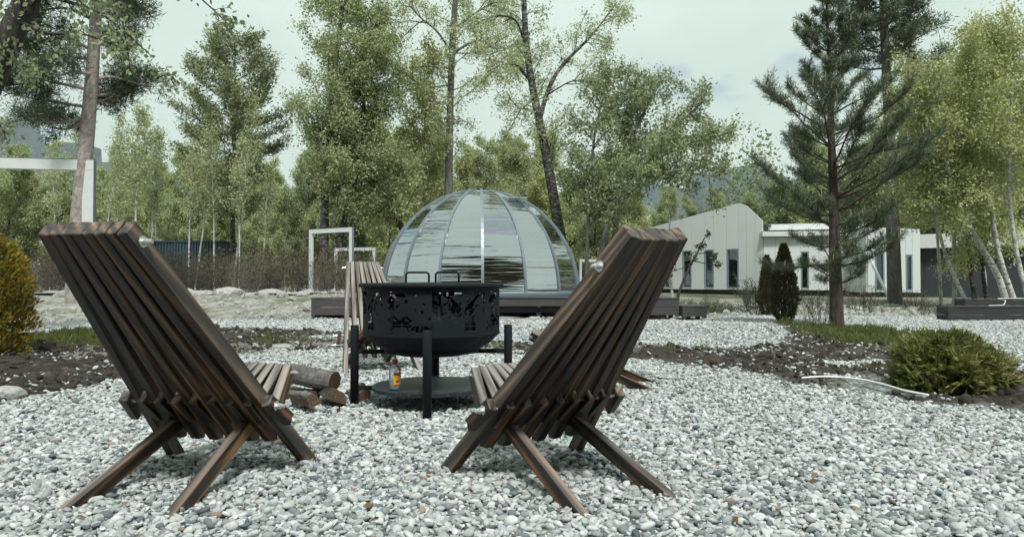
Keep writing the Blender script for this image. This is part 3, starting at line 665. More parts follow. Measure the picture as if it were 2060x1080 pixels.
hand_tree('birch_tree', 648, 24, [([(650, 600), (652, 450), (655, 300), (668, 150), (690, 0), (700, -150)], .17, .05), ([(668, 600, -.3, 1), (680, 500), (705, 380), (722, 280), (738, 150), (745, 20)], .12, .03)],
          {**S, 'n': 40, 'leaves': 46, 't0': .24, 'spread': .13, 'L': 2.2, 'sub': 8}, 'tall twin-stemmed birch with mottled bark behind the white frame', 'birch_grey', 'leaf', .085, maxleaf=80000)
hand_tree('leaning_tree', 840, 25, [([(838, 560), (815, 470), (790, 415), (758, 350), (738, 300), (700, 240)], .16, .05)], {**S, 'n': 40, 'L': 2.2, 't0': .4, 'leaves': 34, 'sub': 7}, 'dark tree leaning left behind the left side of the dome', 'bark_dark', 'leaf', .11, maxleaf=50000)
hand_tree('slender_birch', 850, 27, [([(850, 560), (850, 420), (852, 300), (856, 200), (860, 120)], .07, .02)], {**S, 'n': 26, 'L': 1.8, 't0': .35, 'leaves': 34, 'sub': 7}, 'slender white birch just left of the tall straight trunk', 'birch', 'leaf_yel', .11, maxleaf=36000)
hand_tree('tall_tree', 900, 26, [([(900, 560), (902, 400), (904, 250), (907, 120), (915, 0), (925, -160)], .19, .08), ([(903, 135), (860, 130), (800, 135), (770, 175, -1), (730, 190, -1), (690, 175, -1.5)], .05, .01), ([(905, 110), (940, 85), (965, 75), (1000, 95, .5), (1040, 145, 1)], .055, .012),
          ([(905, 100), (880, 60), (840, 30, -1), (800, -20, -1)], .05, .012), ([(907, 60), (960, 20), (1020, -10, 1)], .05, .012), ([(904, 170), (860, 175, -.6), (830, 160, -1), (790, 120, -1.5)], .035, .01), ([(904, 105), (980, 105, -.7), (1020, 130, -1)], .03, .008)],
          {**S, 'n': 26, 'L': 1.9, 't0': .35, 'leaves': 26, 'sub': 7, 'spread': .12}, 'tall straight grey trunk rising left of the dome top, with thin arching limbs', 'bark_grey', 'leaf', .08, maxleaf=70000)
hand_tree('leaning_birch', 1148, 22, [([(1148, 600), (1128, 480), (1112, 380), (1096, 300), (1085, 225), (1064, 160), (1056, 70), (1052, -80)], .21, .07), ([(1088, 232), (1098, 190), (1120, 140, .4), (1155, 105, .6), (1192, 70, .8), (1240, 5, 1)], .085, .02),
          ([(1062, 155), (1040, 128, -.4), (1015, 125, -.7), (985, 140, -1)], .055, .012), ([(1057, 90), (1040, 35, -.4), (1000, 25, -.8), (960, 45, -1)], .045, .01), ([(1085, 225), (1050, 215, -.5), (1030, 250, -.8)], .03, .008), ([(1100, 190), (1150, 160, -.6), (1190, 165, -1)], .03, .008)],
          {**S, 'n': 22, 'L': 1.6, 't0': .38, 'leaves': 22, 'sub': 7, 'r': .022, 'spread': .11}, 'big mottled birch leaning left and forking above the dome', 'birch_grey', 'leaf', .075, maxleaf=50000)
S2 = {**S, 'n': 26, 'L': 1.5, 't0': .35, 'leaves': 12, 'sub': 6, 'subL': .6, 'subtrop': -.06, 'trop': .03}
hand_tree('spreading_tree', 1205, 20.5, [([(1195, 600), (1215, 480), (1235, 400), (1250, 330), (1290, 240, .5), (1330, 150, .8)], .13, .03), ([(1215, 600, .2, 1), (1235, 480), (1250, 400), (1270, 330), (1340, 270, -.6), (1420, 200, -1)], .11, .02), ([(1180, 600, .3, 1), (1180, 480), (1190, 380), (1190, 300), (1210, 200, .4), (1230, 150, .6)], .08, .02),
          ([(1248, 380), (1310, 325, -.8), (1390, 285, -1.4), (1450, 275, -1.8)], .045, .01), ([(1245, 400), (1300, 365, -1), (1380, 345, -1.6), (1440, 355, -2)], .04, .01), ([(1250, 340), (1260, 250, .6), (1270, 160, .9)], .045, .01), ([(1230, 420), (1270, 385, -1.2), (1320, 360, -1.8)], .03, .008)],
          {**S2, 'n': 26, 'leaves': 34, 'sub': 8, 'spread': .11}, 'many-stemmed spreading tree between the dome and the white house', 'bark_grey', 'leaf_dark', .082, maxleaf=100000)
# right-hand birches
S3 = {**S, 'n': 30, 'L': 1.8, 't0': .38, 'leaves': 44, 'sub': 8, 'subL': .8, 'spread': .14}
for px, D, limbs, lab, bark in (
    (1951, 22, [([(1951, 601), (1924, 573), (1911, 553), (1902, 513), (1893, 484), (1882, 430), (1868, 330), (1850, 220), (1845, 140)], .065, .015)], 'thin white birch bowed left, nearest the dark wall', 'birch'),
    (2027, 21, [([(2027, 601), (2009, 547), (1991, 518), (1967, 489), (1940, 440), (1910, 350), (1895, 250), (1885, 160)], .105, .025)], 'thick white birch leaning left behind the dark planters', 'birch'),
    (2047, 22, [([(2047, 601), (2016, 548), (2003, 500), (1998, 440), (1992, 330), (1985, 200), (1990, 60)], .09, .022)], 'white birch rising behind the leaning thick birch', 'birch'),
    (1921, 24, [([(1920, 590), (1920, 470), (1922, 380), (1935, 250), (1945, 130)], .08, .022)], 'upright white birch standing against the dark wall', 'birch'),
    (1962, 23, [([(1962, 600), (1953, 535), (1945, 470), (1952, 380), (1960, 240), (1975, 100)], .09, .022), ([(1985, 600, .2, 1), (1975, 540), (1985, 500), (1980, 420)], .08, .022)], 'dark grey twisted birch between the white ones', 'birch_grey'),
    (1978, 24.5, [([(1985, 601), (1978, 520), (1966, 440), (1955, 340), (1950, 200)], .06, .015)], 'thin straight white birch behind the thick leaning one', 'birch'),
    (1890, 25, [([(1893, 598), (1888, 500), (1884, 420), (1880, 300), (1872, 180)], .06, .015)], 'leftmost thin birch of the right-hand group', 'birch'),
    (2058, 20, [([(2075, 601), (2050, 573), (2052, 530), (2044, 495), (2034, 450), (2030, 350), (2040, 200), (2050, 60)], .07, .018)], 'birch at the right edge with kinked white stem', 'birch')):
    hand_tree('birch_tree', px, D, limbs, S3, lab, bark, 'leaf_yel', .085, maxleaf=44000)
# tall pine right of the young one
b = place(1800, 25); Q = P0(b); T = Tree()
tr = resample([(0, 0, -.1), Q(1797, 450, 25), Q(1792, 250, 25), Q(1785, 100, 25), Q(1780, -60, 25), Q(1778, -200, 25)], 16); T.limb(tr, .25, .09, 12)
for k in range(34):
    p, d = poly_at(tr, .58 + .40 * k / 34); a = k * 2.4; l = rng.uniform(1.0, 2.3) * (1.1 - .5 * k / 34); pine_limb([p, p + np.array([math.cos(a), math.sin(a), .1]) * l * .5, p + np.array([math.cos(a) * l, math.sin(a) * l, .28 * l])], .045, 9, .55, 60, .09)
tr_, cr_ = T.meshes(MT['bark_grey'], MT['needle'], .18, .14, .8, -.1, 75000)
plant('tall_pine', tr_, cr_, b, 0, 'tall dark pine with bare grey trunk beside the leaning ladder', 'tree')
# larch-like tree at the left
b = place(470, 29)
me = conifer_model(10.4, .13, .28, 2.5, 14, 5, 'birch_grey', 'needle_olive', .15, .1, .45, 12, 44, .11, 60000, .30, 0, lambda f: (.45 + 1.8 * f) if f < .3 else (1.0 - .5 * ((f - .3) / .7) ** 1.6), False, .6)
plant('feathery_tree', me[0], me[1], b, 0, 'tall feathery olive tree standing above the hedge at the left', 'tree')
# slender birches
for k, (px, D) in enumerate(((205, 30), (232, 29), (252, 31), (270, 28), (292, 32), (312, 30), (160, 33), (110, 31))):
    m = SL[k % 2]; x, y, z = place(px, D); e = plant('slender_birch', m[0], m[1], (x, y, z), k * .35 - .4, 'slim white birch of the pale left grove, %s from the left' % NTH[sorted((205, 232, 252, 270, 292, 312, 160, 110)).index(px)], 'tree', 'slim birches of the left grove', rng.uniform(.85, 1.12))
for k, (px, D, s_, rz) in enumerate(((378, 26, .78, 0), (392, 26.5, .8, .5), (432, 26, .85, 3.3), (468, 27, .95, .2), (480, 26, .8, 1.0), (520, 27, .62, .6))):
    m = SL[(k + 1) % 2]; e = plant('slender_birch', m[0], m[1], place(px, D), rz, 'slim bare-stemmed birch growing out of the brown hedge, %s from the left' % NTH[k], 'tree', 'slim birches in the hedge', s_)
# background trees
r2 = np.random.default_rng(21); cnt_ = [-1] * 4
for px, D, k, s_ in sorted([(8, 39, 0, .78), (62, 41, 1, .82), (118, 39, 0, .74), (172, 44, 3, .9), (-60, 40, 3, .8), (30, 44, 2, .72), (90, 48, 0, .82), (150, 42, 1, .78), (205, 46, 0, .85), (255, 50, 2, .88), (300, 44, 0, .88), (345, 48, 3, .95), (395, 42, 0, .85), (440, 47, 1, 1.0), (500, 43, 3, .95), (545, 38, 0, .72), (585, 44, 3, .8), (620, 40, 0, .78), (665, 46, 1, 1.0), (705, 38, 3, .98), (740, 42, 0, 1.1), (780, 36, 1, .9), (815, 40, 0, 1.0), (850, 44, 1, 1.15), (885, 37, 2, .78),
                      (930, 42, 1, 1.05), (965, 36, 2, .85), (1000, 40, 1, 1.12), (1035, 38, 2, .82), (1075, 42, 0, 1.05), (1110, 36, 1, .85), (1150, 40, 3, 1.0), (1190, 37, 0, .82), (1235, 44, 3, .95), (1270, 48, 1, .85), (1330, 52, 0, .8), (1395, 55, 2, .66), (1448, 52, 2, .74), (1500, 54, 0, .72), (1600, 52, 3, 1.1), (1660, 50, 0, 1.2), (1720, 48, 3, 1.3), (1790, 46, 0, 1.25), (1850, 44, 1, 1.25), (1905, 42, 3, 1.3), (1960, 40, 0, 1.35), (2015, 42, 2, 1.3), (2070, 38, 1, 1.3), (-40, 46, 0, .7), (2130, 40, 0, 1.3), (560, 52, 2, .8), (340, 56, 2, .9)]):
    cnt_[k] += 1
    D += r2.uniform(-1, 1); x, y, z = place(px, D)
    plant('woodland_tree', BG[k][0], BG[k][1], (x, y, z), r2.uniform(0, 6.28), '%s in the dense wood, %s from the left of its kind' % (('tall olive-green tree', 'yellow-green tree', 'tallest pale-leaved birch', 'low dark-leaved tree')[k], NTH[cnt_[k]]), 'tree', 'woodland trees behind the clearing', s_ * r2.uniform(.93, 1.07))
# conifers round the other side of the clearing (mirrored in the dome)
mB = conifer_model(12.5, .17, .04, 2.6, 22, 7, 'bark_dark', 'needle', .42, -.1, .4, 9, 20, .16, 34000, .42, .15, None, False, .8)
for k, x in enumerate(np.arange(-27, 26, 3.6)):
    y = -17 + 2.2 * math.sin(k * 2.3); plant('dark_conifer', mB[0], mB[1], (x, y, -.05), k * 1.3, 'dark conifer on the near side of the clearing, behind the viewer', 'tree', 'conifers behind the viewer', 1.35 + .35 * math.sin(k * 1.7 + 1))

# --- shrubs ------------------------------------------------------------------
def shrub_model(n, H, W, leafm, bark, size, asp, leaves=6, twn=4, spread=.05, up=1.4):
    T = Tree()
    for k in range(n):
        a = rng.uniform(0, 6.28); r = W * math.sqrt(rng.random()) * .35; q = grow((r * math.cos(a), r * math.sin(a), -.05), (math.cos(a) * .5, math.sin(a) * .5, up), H * rng.uniform(.65, 1.1), 5, .10, .03)
        T.limb(q, .008, .003, 3); T.twigs(q, twn, .28, .05, .15, .2, .004, .6, leaves, spread)
    return T.meshes(MT[bark], MT[leafm], size, asp, .6, -.2, 16000)
HB = [shrub_model(52, 1.5, 1.6, 'brush', 'bark_grey', .055, .5, 5, 4, .08) for _ in range(3)]
kk = 0
for row, D, s_ in ((0, 20.6, .85), (1, 22.0, 1.05)):
    for q_, px in enumerate(np.arange(20, 800, 46 if row == 0 else 52)):
        if abs(px - 620) < 22 and row == 0: continue
        m = HB[kk % 3]; x, y, z = place(px + rng.uniform(-12, 12) + row * 24, D + rng.uniform(-.5, .5)); kk += 1
        plant('bare_shrub', m[0], m[1], (x, y, z), rng.uniform(0, 6.28), 'thin brown shrub in the %s row of the hedge, %s from the left' % (('front', 'back')[row], NTH[q_]), 'shrub', 'brown shrubs of the hedge', s_ * rng.uniform(.7, 1.1), ('stems', 'foliage'))
def conifer_bush(name, H, W, n, leafm, label, loc, size=.06, shape='cone', asp=.3, upd=1.0, lumps=.22, cat='shrub', fan=1):
    u = rng.random(n) ** (.8); a = rng.uniform(0, 6.283, n)
    if shape == 'cone': rad = W * (np.sin(np.pi * np.clip(u, 0, 1) ** .62) ** .8 * .9 + .06); z = H * u
    elif shape == 'egg': rad = W * np.sqrt(np.clip(1 - ((u - .38) / .64) ** 2, 0, 1)); z = H * u
    else: ph = np.arcsin(np.clip(u * 1.15 - .15, -.15, 1)); rad = W * np.cos(ph); z = H * (.16 + .84 * np.sin(ph))
    rad = rad * (1 + lumps * 2 * vnoise(np.cos(a) * 2, np.sin(a) * 2, z / W * 1.3, 1.6, 9) + lumps * vnoise(np.cos(a) * 4, np.sin(a) * 4, z / W * 3, 2.2, 3)) * (1 - .55 * rng.random(n) ** 2.2)
    p = np.stack([rad * np.cos(a), rad * np.sin(a), z], -1); out = np.stack([np.cos(a), np.sin(a), np.full(n, upd)], -1)
    if shape == 'globe': out[:, 2] = .15 + 1.1 * z / H
    d = nrm(out + rng.normal(0, .35, (n, 3)))
    if fan > 1:                                   # flat sprays: a stem leaflet with side leaflets
        sd = nrm(np.cross(d, rng.normal(size=(n, 3)))); s0 = size * rng.uniform(.7, 1.3, n)
        PP, DD, SS = [p], [d], [s0 * 1.25]
        for q in range(fan):
            f = (q + .5) / fan
            for sg in (-1, 1): PP.append(p + d * (s0 * f)[:, None]); DD.append(nrm(d + sd * sg * .9)); SS.append(s0 * (.75 - .35 * f))
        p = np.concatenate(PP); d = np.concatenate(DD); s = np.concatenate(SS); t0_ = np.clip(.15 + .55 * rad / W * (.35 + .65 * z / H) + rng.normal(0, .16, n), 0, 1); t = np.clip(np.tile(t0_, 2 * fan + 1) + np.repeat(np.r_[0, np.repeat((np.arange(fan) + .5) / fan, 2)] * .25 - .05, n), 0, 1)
    else: s = size * rng.uniform(.6, 1.4, n); t = rng.random(n)
    cr = leaf_mesh('foliage', p, d, s, asp, MT[leafm], t)
    mb = MB(); mb.tube([(0, 0, -.05), (.01, 0, H * .4), (0, .01, H * .85)], np.array([.03, .025, .008]), 6)
    for q in range(14):
        a_ = q * 2.4; z_ = H * (.05 + .6 * q / 14); mb.tube([(0, 0, z_), (W * .35 * math.cos(a_), W * .35 * math.sin(a_), z_ + H * .12), (W * .6 * math.cos(a_), W * .6 * math.sin(a_), z_ + H * .25)], np.array([.012, .009, .004]), 4)
    return plant(name, mb.mesh('stem', MT['bark_dark']), cr, loc, 0, label, cat, None, 1, ('stem', 'foliage'))
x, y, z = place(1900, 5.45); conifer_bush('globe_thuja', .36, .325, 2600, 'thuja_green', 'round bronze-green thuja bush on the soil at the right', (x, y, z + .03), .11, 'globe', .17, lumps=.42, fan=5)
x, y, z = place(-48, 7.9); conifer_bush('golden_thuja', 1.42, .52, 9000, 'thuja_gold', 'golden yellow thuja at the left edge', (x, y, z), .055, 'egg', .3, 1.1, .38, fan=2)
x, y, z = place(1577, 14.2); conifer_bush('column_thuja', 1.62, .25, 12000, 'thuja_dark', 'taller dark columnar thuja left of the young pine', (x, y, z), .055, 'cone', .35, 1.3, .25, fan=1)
x, y, z = place(1543, 17.0); conifer_bush('column_thuja', 1.50, .20, 8000, 'thuja_dark', 'shorter dark columnar thuja behind the taller one', (x, y, z), .055, 'cone', .35, 1.3, .2, fan=1)
x, y, z = place(1514, 17.8); m = shrub_model(26, 1.0, .5, 'juniper', 'bark_grey', .07, .2, 12, 7, .02, 2.2); plant('young_juniper', m[0], m[1], (x, y, z), 0, 'upright grey-green young juniper beside the dark thujas', 'shrub', None, 1, ('stems', 'foliage'))
LJ = [shrub_model(30, .55, 1.4, 'juniper', 'bark_dark', .06, .3, 12, 6, .03, .5) for _ in range(2)]
for k, (px, D) in enumerate(((1372, 18), (1402, 18.8), (1432, 17.8), (1464, 18.5))):
    plant('low_juniper', LJ[k % 2][0], LJ[k % 2][1], place(px, D), k * 1.7, 'low spreading juniper before the white house windows, %s from the left' % NTH[k], 'shrub', 'low junipers by the deck end', rng.uniform(.75, 1.05), ('stems', 'foliage'))
RB = shrub_model(30, .95, .9, 'brush', 'bark_dark', .045, .5, 5, 5, .05, 1.3)
for px, D, s_, lab in ((1652, 14.5, .85, 'reddish bare bush left of the young pine trunk'), (1735, 19, .9, 'straggly bare bush at the foot of the ladder'), (1866, 16.5, .5, 'small bare sapling left of the dark planters'), (1840, 20, .7, 'dry bush against the dark building')):
    plant('bare_bush', RB[0], RB[1], place(px, D), rng.uniform(0, 6), lab, 'shrub', None, s_, ('stems', 'foliage'))
hand_tree('dwarf_pine', 1362, 19, [([(1358, 612), (1372, 570), (1388, 535), (1400, 515), (1412, 490), (1418, 478)], .055, .015), ([(1395, 525), (1420, 530), (1445, 535)], .02, .006), ([(1390, 530), (1372, 540), (1352, 545)], .02, .006), ([(1405, 510), (1425, 508), (1438, 520)], .02, .006)],
          dict(n=14, L=.35, r=.012, t0=.62, ang=.9, trop=.1, wob=.1, sub=9, subL=.18, subtrop=.1, leaves=16, spread=.03), 'small crooked dark pine before the white house', 'bark_dark', 'needle', .07)
hand_tree('slender_birch', 1349, 20, [([(1352, 605), (1351, 560), (1350, 500), (1346, 430)], .05, .02)], None, 'thin pale birch stem beside the crooked dwarf pine', 'birch', 'leaf', .07)
# grass
def tuft(seed, n=16, h=.16):
    r = np.random.default_rng(seed); p = np.c_[r.normal(0, .025, (n, 2)), np.zeros(n)]; d = nrm(np.c_[r.normal(0, .38, (n, 2)), np.ones(n)])
    return leaf_mesh('grass_tuft', p, d, h * r.uniform(.5, 1.2, n), .06, MT['grass'], r.random(n))
gt = [tuft(900 + i) for i in range(5)]
def c_gr(x, y): g = masks(x, y)[2]; return (g > .15 + .6 * rng.random(len(x))) & in_view(x, y, .6) & (masks(x, y)[3] < .2)
def grass_patch(dens, x0, x1, y0, y1, label):
    x, y = pebble_pts(int(dens * (x1 - x0) * (y1 - y0)), x0, x1, y0, y1, c_gr); n = len(x)
    scatter('grass', np.stack([x, y, height(x, y)], -1), np.c_[np.zeros((n, 2)), rng.uniform(0, 6.28, n)], np.repeat(rng.uniform(.25, .8, (n, 1)) * (1 + .9 * fbm(x, y, 2.5, 2, 77))[:, None], 3, 1), rng.random(n), gt, label=label)
grass_patch(260, -10, -3.6, 5, 14, 'short green grass at the left by the golden thuja')
grass_patch(200, -3.6, 2.9, 7, 13, 'sparse grass on the soil behind the fire pit')
grass_patch(170, 2.9, 8, 5, 14, 'green weeds at the foot of the young pine')
grass_patch(60, -16, 20, 15, 26, 'sparse grass on the far ground')
#PART4

# --- distant wood that reads as one mass ------------------------------------------
def wood_band(x0, x1, y0, y1, hmin, hmax, n, label, lm):
    x = rng.uniform(x0, x1, n); y = rng.uniform(y0, y1, n); top = hmin + (hmax - hmin) * np.clip(.5 + 1.2 * fbm(x, y, .22, 4, 70) + .5 * fbm(x, y, .9, 2, 71), 0, 1)
    z = height(x, y, False) + top * rng.random(n) ** .8; d = nrm(rng.normal(size=(n, 3)) + (0, -.3, .2))
    tag(obj('distant_wood', leaf_mesh('distant_wood', np.stack([x, y, z], -1), d, rng.uniform(.18, .42, n), .6, MT[lm], rng.random(n))), label, kind='stuff')
wood_band(-48, 14, 56, 64, 4, 8.5, 60000, 'far green wood closing the clearing', 'leaf'); wood_band(18, 52, 54, 62, 6, 13, 30000, 'far dark wood behind the houses', 'leaf_dark')
# ------------------------------------------------------------------ folding slat chairs
def basis(o, zax, xhint):
    z = nrm(zax); y = nrm(np.cross(z, xhint)); x = np.cross(y, z)
    M = Matrix.Identity(4)
    for i in range(3): M[i][0], M[i][1], M[i][2], M[i][3] = x[i], y[i], z[i], o[i]
    return M
def slat_mesh(name, L, t=.041, d=.068, pointed=False, cut0=0.0, cut1=0.0, painted_light=1, side=0.0):
    """stick along +z from the origin; t across (x), d deep (y); slanted end cuts"""
    mb = MB(); h = d / 2; w = t / 2
    zb = lambda yy: (abs(yy) / h) * .035 if pointed == 1 else cut0 * yy
    ys = (-h, 0, h) if pointed else (-h, h)
    V = [(x_, y_, zb(y_)) for x_ in (-w, w) for y_ in ys] + [(x_, y_, L + cut1 * y_) for x_ in (-w, w) for y_ in ys]
    k = len(ys); lo = lambda s_, i: s_ * k + i; up = lambda s_, i: 2 * k + s_ * k + i; Fs = []
    for i in range(k - 1):
        Fs += [(lo(0,i), lo(0,i+1), lo(1,i+1), lo(1,i)), (up(0,i+1), up(0,i), up(1,i), up(1,i+1)), (lo(0,i+1), lo(0,i), up(0,i), up(0,i+1)), (lo(1,i), lo(1,i+1), up(1,i+1), up(1,i))]
    Fs += [(lo(0,0), lo(1,0), up(1,0), up(0,0)), (lo(1,k-1), lo(0,k-1), up(0,k-1), up(1,k-1))]
    mb.add(V, Fs); me = mb.mesh(name, MT['wood'], False, .0035)
    a = me.attributes.new('painted_light', 'FLOAT', 'FACE'); a.data.foreach_set('value', [1.0 if p.normal.y * painted_light > .8 else (.55 if p.normal.y * painted_light > .4 else (.30 if abs(p.normal.z) > .7 else (side if abs(p.normal.x) > .8 else 0.0))) for p in me.polygons])  # sitting-side and outer side faces made paler as if lit; cut ends slightly pale
    return me
FOOT, TOP = np.array([.36, 0.0]), np.array([-.60, 1.02])            # (y, z) of the back line
SR, SF = np.array([-.45, 0.0]), np.array([.53, .41])                # seat line: rear foot to seat front
PJ, PT = .083, .0430
def xb(i, u): return (i - 3.5) * (PJ + (PT - PJ) * (u - .27) / .73)
def back_pt(i, u):
    q = FOOT + (TOP - FOOT) * u; return np.array([xb(i, u), q[0], q[1]])
def nut_mesh():
    mb = MB(); mb.tube([(0, 0, 0), (0, 0, .004)], .021, 14); mb.tube([(0, 0, .004), (0, 0, .020)], .0135, 6); mb.tube([(0, 0, .020), (0, 0, .038)], np.array([.010, .007]), 8)
    return mb.mesh('nut', MT['zinc'])
Lb = float(np.linalg.norm(TOP - FOOT))
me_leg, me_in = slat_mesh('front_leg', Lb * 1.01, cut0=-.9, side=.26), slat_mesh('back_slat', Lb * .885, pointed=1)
me_seat, me_rear = slat_mesh('seat_slat', .40, painted_light=-1), slat_mesh('rear_leg', .70, t=.044, d=.060, cut0=.4, painted_light=-.5); me_link = slat_mesh('joint_block', .165, t=.038, d=.055, painted_light=0); me_nut = nut_mesh()
def rod_mesh(L):
    mb = MB(); mb.tube([(-L / 2, 0, 0), (L / 2, 0, 0)], .006, 8); return mb.mesh('rod', MT['zinc'])
def make_chair(top=(-.60, 1.02), pt=.0430):
    global TOP, PT
    TOP, PT = np.array(top), pt
    e = empty('slat_chair')
    for i in range(8):
        u0 = 0 if i in (0, 7) else .125
        a, b = back_pt(i, u0), back_pt(i, 1.0); d = nrm(b - a); sag = -.012 * (1 - ((i - 3.5) / 3.5) ** 2)
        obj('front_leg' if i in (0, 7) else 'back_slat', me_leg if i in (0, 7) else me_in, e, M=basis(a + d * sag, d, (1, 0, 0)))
    sd = nrm(np.array([0, SF[0] - SR[0], SF[1] - SR[1]]))
    for i in range(8):
        f = np.array([(i - 3.5) * PT, SF[0], SF[1]]); r = np.array([(i - 3.5) * PJ * .94, SR[0] + (SF[0] - SR[0]) * .615, SR[1] + (SF[1] - SR[1]) * .615]); d = nrm(f - r)
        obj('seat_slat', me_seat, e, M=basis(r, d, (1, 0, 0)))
    for s_ in (-1, 1):
        a = np.array([s_ * .212, SR[0], -.015]); b = np.array([s_ * 2 * PJ, .16, .225])
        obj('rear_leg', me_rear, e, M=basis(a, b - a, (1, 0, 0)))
    a0, a1 = np.array([0., -.005, .345]), np.array([0., .150, .215])
    for j in range(9):
        off = np.array([(j - 4) * PJ, 0, 0]); 
        spl = np.array([np.sign(j - 4) * .045, 0, 0]) if j in (0, 8) else 0
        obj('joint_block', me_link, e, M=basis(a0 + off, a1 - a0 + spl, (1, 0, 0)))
    half = lambda k: k
    for (yz, hw, sp) in (((back_pt(0, .955)[1], back_pt(0, .955)[2]), abs(xb(0, .955)) + .021, 0), ((.025, .318), 4 * PJ + .026, 0), ((.120, .240), 4 * PJ + .056, 0), ((SF[0] - .03, SF[1] - .02), 3.5 * PT + .024, 0)):
        obj('rod', rod_mesh(2 * hw), e, (0, yz[0], yz[1]))
        for s_ in (-1, 1): obj('nut', me_nut, e, M=basis((s_ * hw, yz[0], yz[1]), (s_, 0, 0), (0, 0, 1)))
    return e
chair0 = make_chair()
def put_chair(c, rear_mid, heading, label):
    h = nrm(np.array([heading[0], heading[1], 0])); o = np.array([rear_mid[0], rear_mid[1], 0]) + h * .45
    c.location = (o[0], o[1], gz(o[0], o[1])); c.rotation_euler = (0, 0, math.atan2(-h[0], h[1])); tag(c, label, 'chair', 'folding slat chairs round the fire pit')
put_chair(chair0, (-1.423, 2.517), (.176, .984), 'dark wooden slat chair at the left, nearest, seen from behind')
put_chair(make_chair((-.525, .935), .0375), (.435, 2.60), (-.52, .854), 'dark wooden slat chair in front right of the fire pit, seen from behind')
for rm, hd, lab in (((-1.52, 7.2), (.40, -.92), 'pale-fronted slat chair behind the fire pit, facing the viewer'),
                    ((1.12, 5.55), (-.98, .2), 'slat chair almost hidden behind the right-hand chair back')):
    put_chair(copy_tree(chair0), rm, hd, lab)

# ------------------------------------------------------------------ fire pit
PX, PY = -.546, 4.75
pit = empty('fire_pit', (PX, PY, 0), R(3.5), 'black steel fire bowl with cut-out forest pattern and lid on four legs', 'fire pit')
for k in range(4):
    a = math.pi / 2 * k; c, s_ = math.cos(a) * .52, math.sin(a) * .52
    mb = MB(); mb.tube([(c, s_, -.03), (c, s_, .536), (c, s_, .541)], np.array([.028, .028, .025]), 20); mb.build('leg', MT['pit'], pit, True)
    mb = MB(); mb.bar((c * .96, s_ * .96, .362), (c * .58, s_ * .58, .362), .028, .028); mb.bar((c * .96, s_ * .96, .118), (c * .60, s_ * .60, .118), .028, .028); mb.build('crossbar', MT['pit'], pit)
# perforated drum, cut cell by cell
NU, NV = 640, 68; RD, Z0, Z1 = .46, .485, .80
hole = np.zeros((NV, NU), bool)                                       # row 0 at the bottom, u runs left to right as seen from outside
vv, uu = np.mgrid[0:NV, 0:NU]; pr = np.random.default_rng(12)
def ell(cu, cv, ru, rv, th=0, val=True):
    du = (uu - cu + NU / 2) % NU - NU / 2; dv = vv - cv; a = du * math.cos(th) + dv * math.sin(th); b = -du * math.sin(th) + dv * math.cos(th)
    hole[(a / ru) ** 2 + (b / rv) ** 2 < 1] = val
def rect(u0, u1, v0, v1, val=True): hole[v0:v1, np.arange(int(u0), int(u1)) % NU] = val
def motif(c):
    for _ in range(24):                                                # leaves and grass
        u = c + pr.normal(0, 46); v = pr.uniform(9, 60); ell(u, v, pr.uniform(1.3, 3.4), pr.uniform(1.0, 2.2), pr.uniform(0, 3))
    for q in range(7): ell(c - 62 + pr.uniform(-9, 9), 34 + q * 4, 2.6, 1.5, pr.uniform(0, 3))
    rect(c - 36, c - 6, 14, 22); rect(c - 21, c - 19, 12, 24, False); rect(c - 37, c - 5, 17, 18, False)     # house front with posts
    for q in range(36): ell(c - 38 + q, 24 + 3.2 * math.sin(q * .33), 1.6, 1.5 + (q % 3) * .5)
    ell(c - 30, 52, 15, 6, .3); ell(c - 28, 49, 11, 5, .3, False)
    for q in range(9): ell(c - 34 + pr.uniform(-7, 7), 38 + q * 1.8, 3.2, 1.5, pr.uniform(-.9, .9))
    # deer: kept metal inside a cut field
    ell(c + 6, 12, 12, 5); rect(c + 5, c + 7, 7, 16, False); rect(c + 11, c + 12, 7, 16, False); rect(c - 1, c + 0, 7, 16, False); ell(c + 4, 19, 14, 4, 0, False)
    for q in range(22): ell(c + 21 + q * .55, 12 + q * 1.1, 4.2, 2.0, 1.1)
    rect(c + 33, c + 35, 14, 36, False)
    # big tree: V of branches with foliage
    for q in range(30): ell(c + 42 + q * .9, 56 - q * .8, 5, 2.2, -.7); ell(c + 92 - q * .9, 56 - q * .8, 5, 2.2, .7)
    for q in range(60): ell(c + 50 + pr.normal(0, 7), 34 + pr.normal(0, 5), 2.0, 1.3, pr.uniform(0, 3))
    for q in range(26): ell(c + 40 + q, 60 - abs(q - 13) * .25, 2.5, 2.8); 
    ell(c + 66, 44, 3, 18, 0, False)
    for q in range(11): ell(c + 80 + pr.uniform(-2, 2), 14 + q * 3.2, 5.2, 1.4, .55)
    rect(c + 70, c + 88, 9, 20); rect(c + 78, c + 79, 9, 20, False); rect(c + 70, c + 88, 14, 15, False)
FONT = {'V': ['10001','10001','10001','10001','01010','01010','00100'], 'E': ['11111','10000','10000','11110','10000','10000','11111'], 'Z': ['11111','00001','00010','00100','01000','10000','11111'], 'U': ['10001','10001','10001','10001','10001','10001','01110'],
        'I': ['01110','00100','00100','00100','00100','00100','01110'], 'Y': ['10001','10001','01010','00100','00100','00100','00100'], '.': ['00000','00000','00000','00000','00000','01100','01100'], 'R': ['11110','10001','10001','11110','10100','10010','10001']}
def writing(c, v0, word, cut):
    """letters turned to read upward"""
    v = v0
    for ch in word:
        for r_, row in enumerate(FONT[ch]):
            for q, bit in enumerate(row):
                if bit == '1': hole[min(NV - 1, v + q), (c + r_) % NU] = cut
        v += 6 if ch != '.' else 4
u_of = lambda deg: (deg % 360) / 360 * NU                              # 0 = the side towards the viewer
for deg in (-4, 86, 176, 266): motif(u_of(deg - 2))
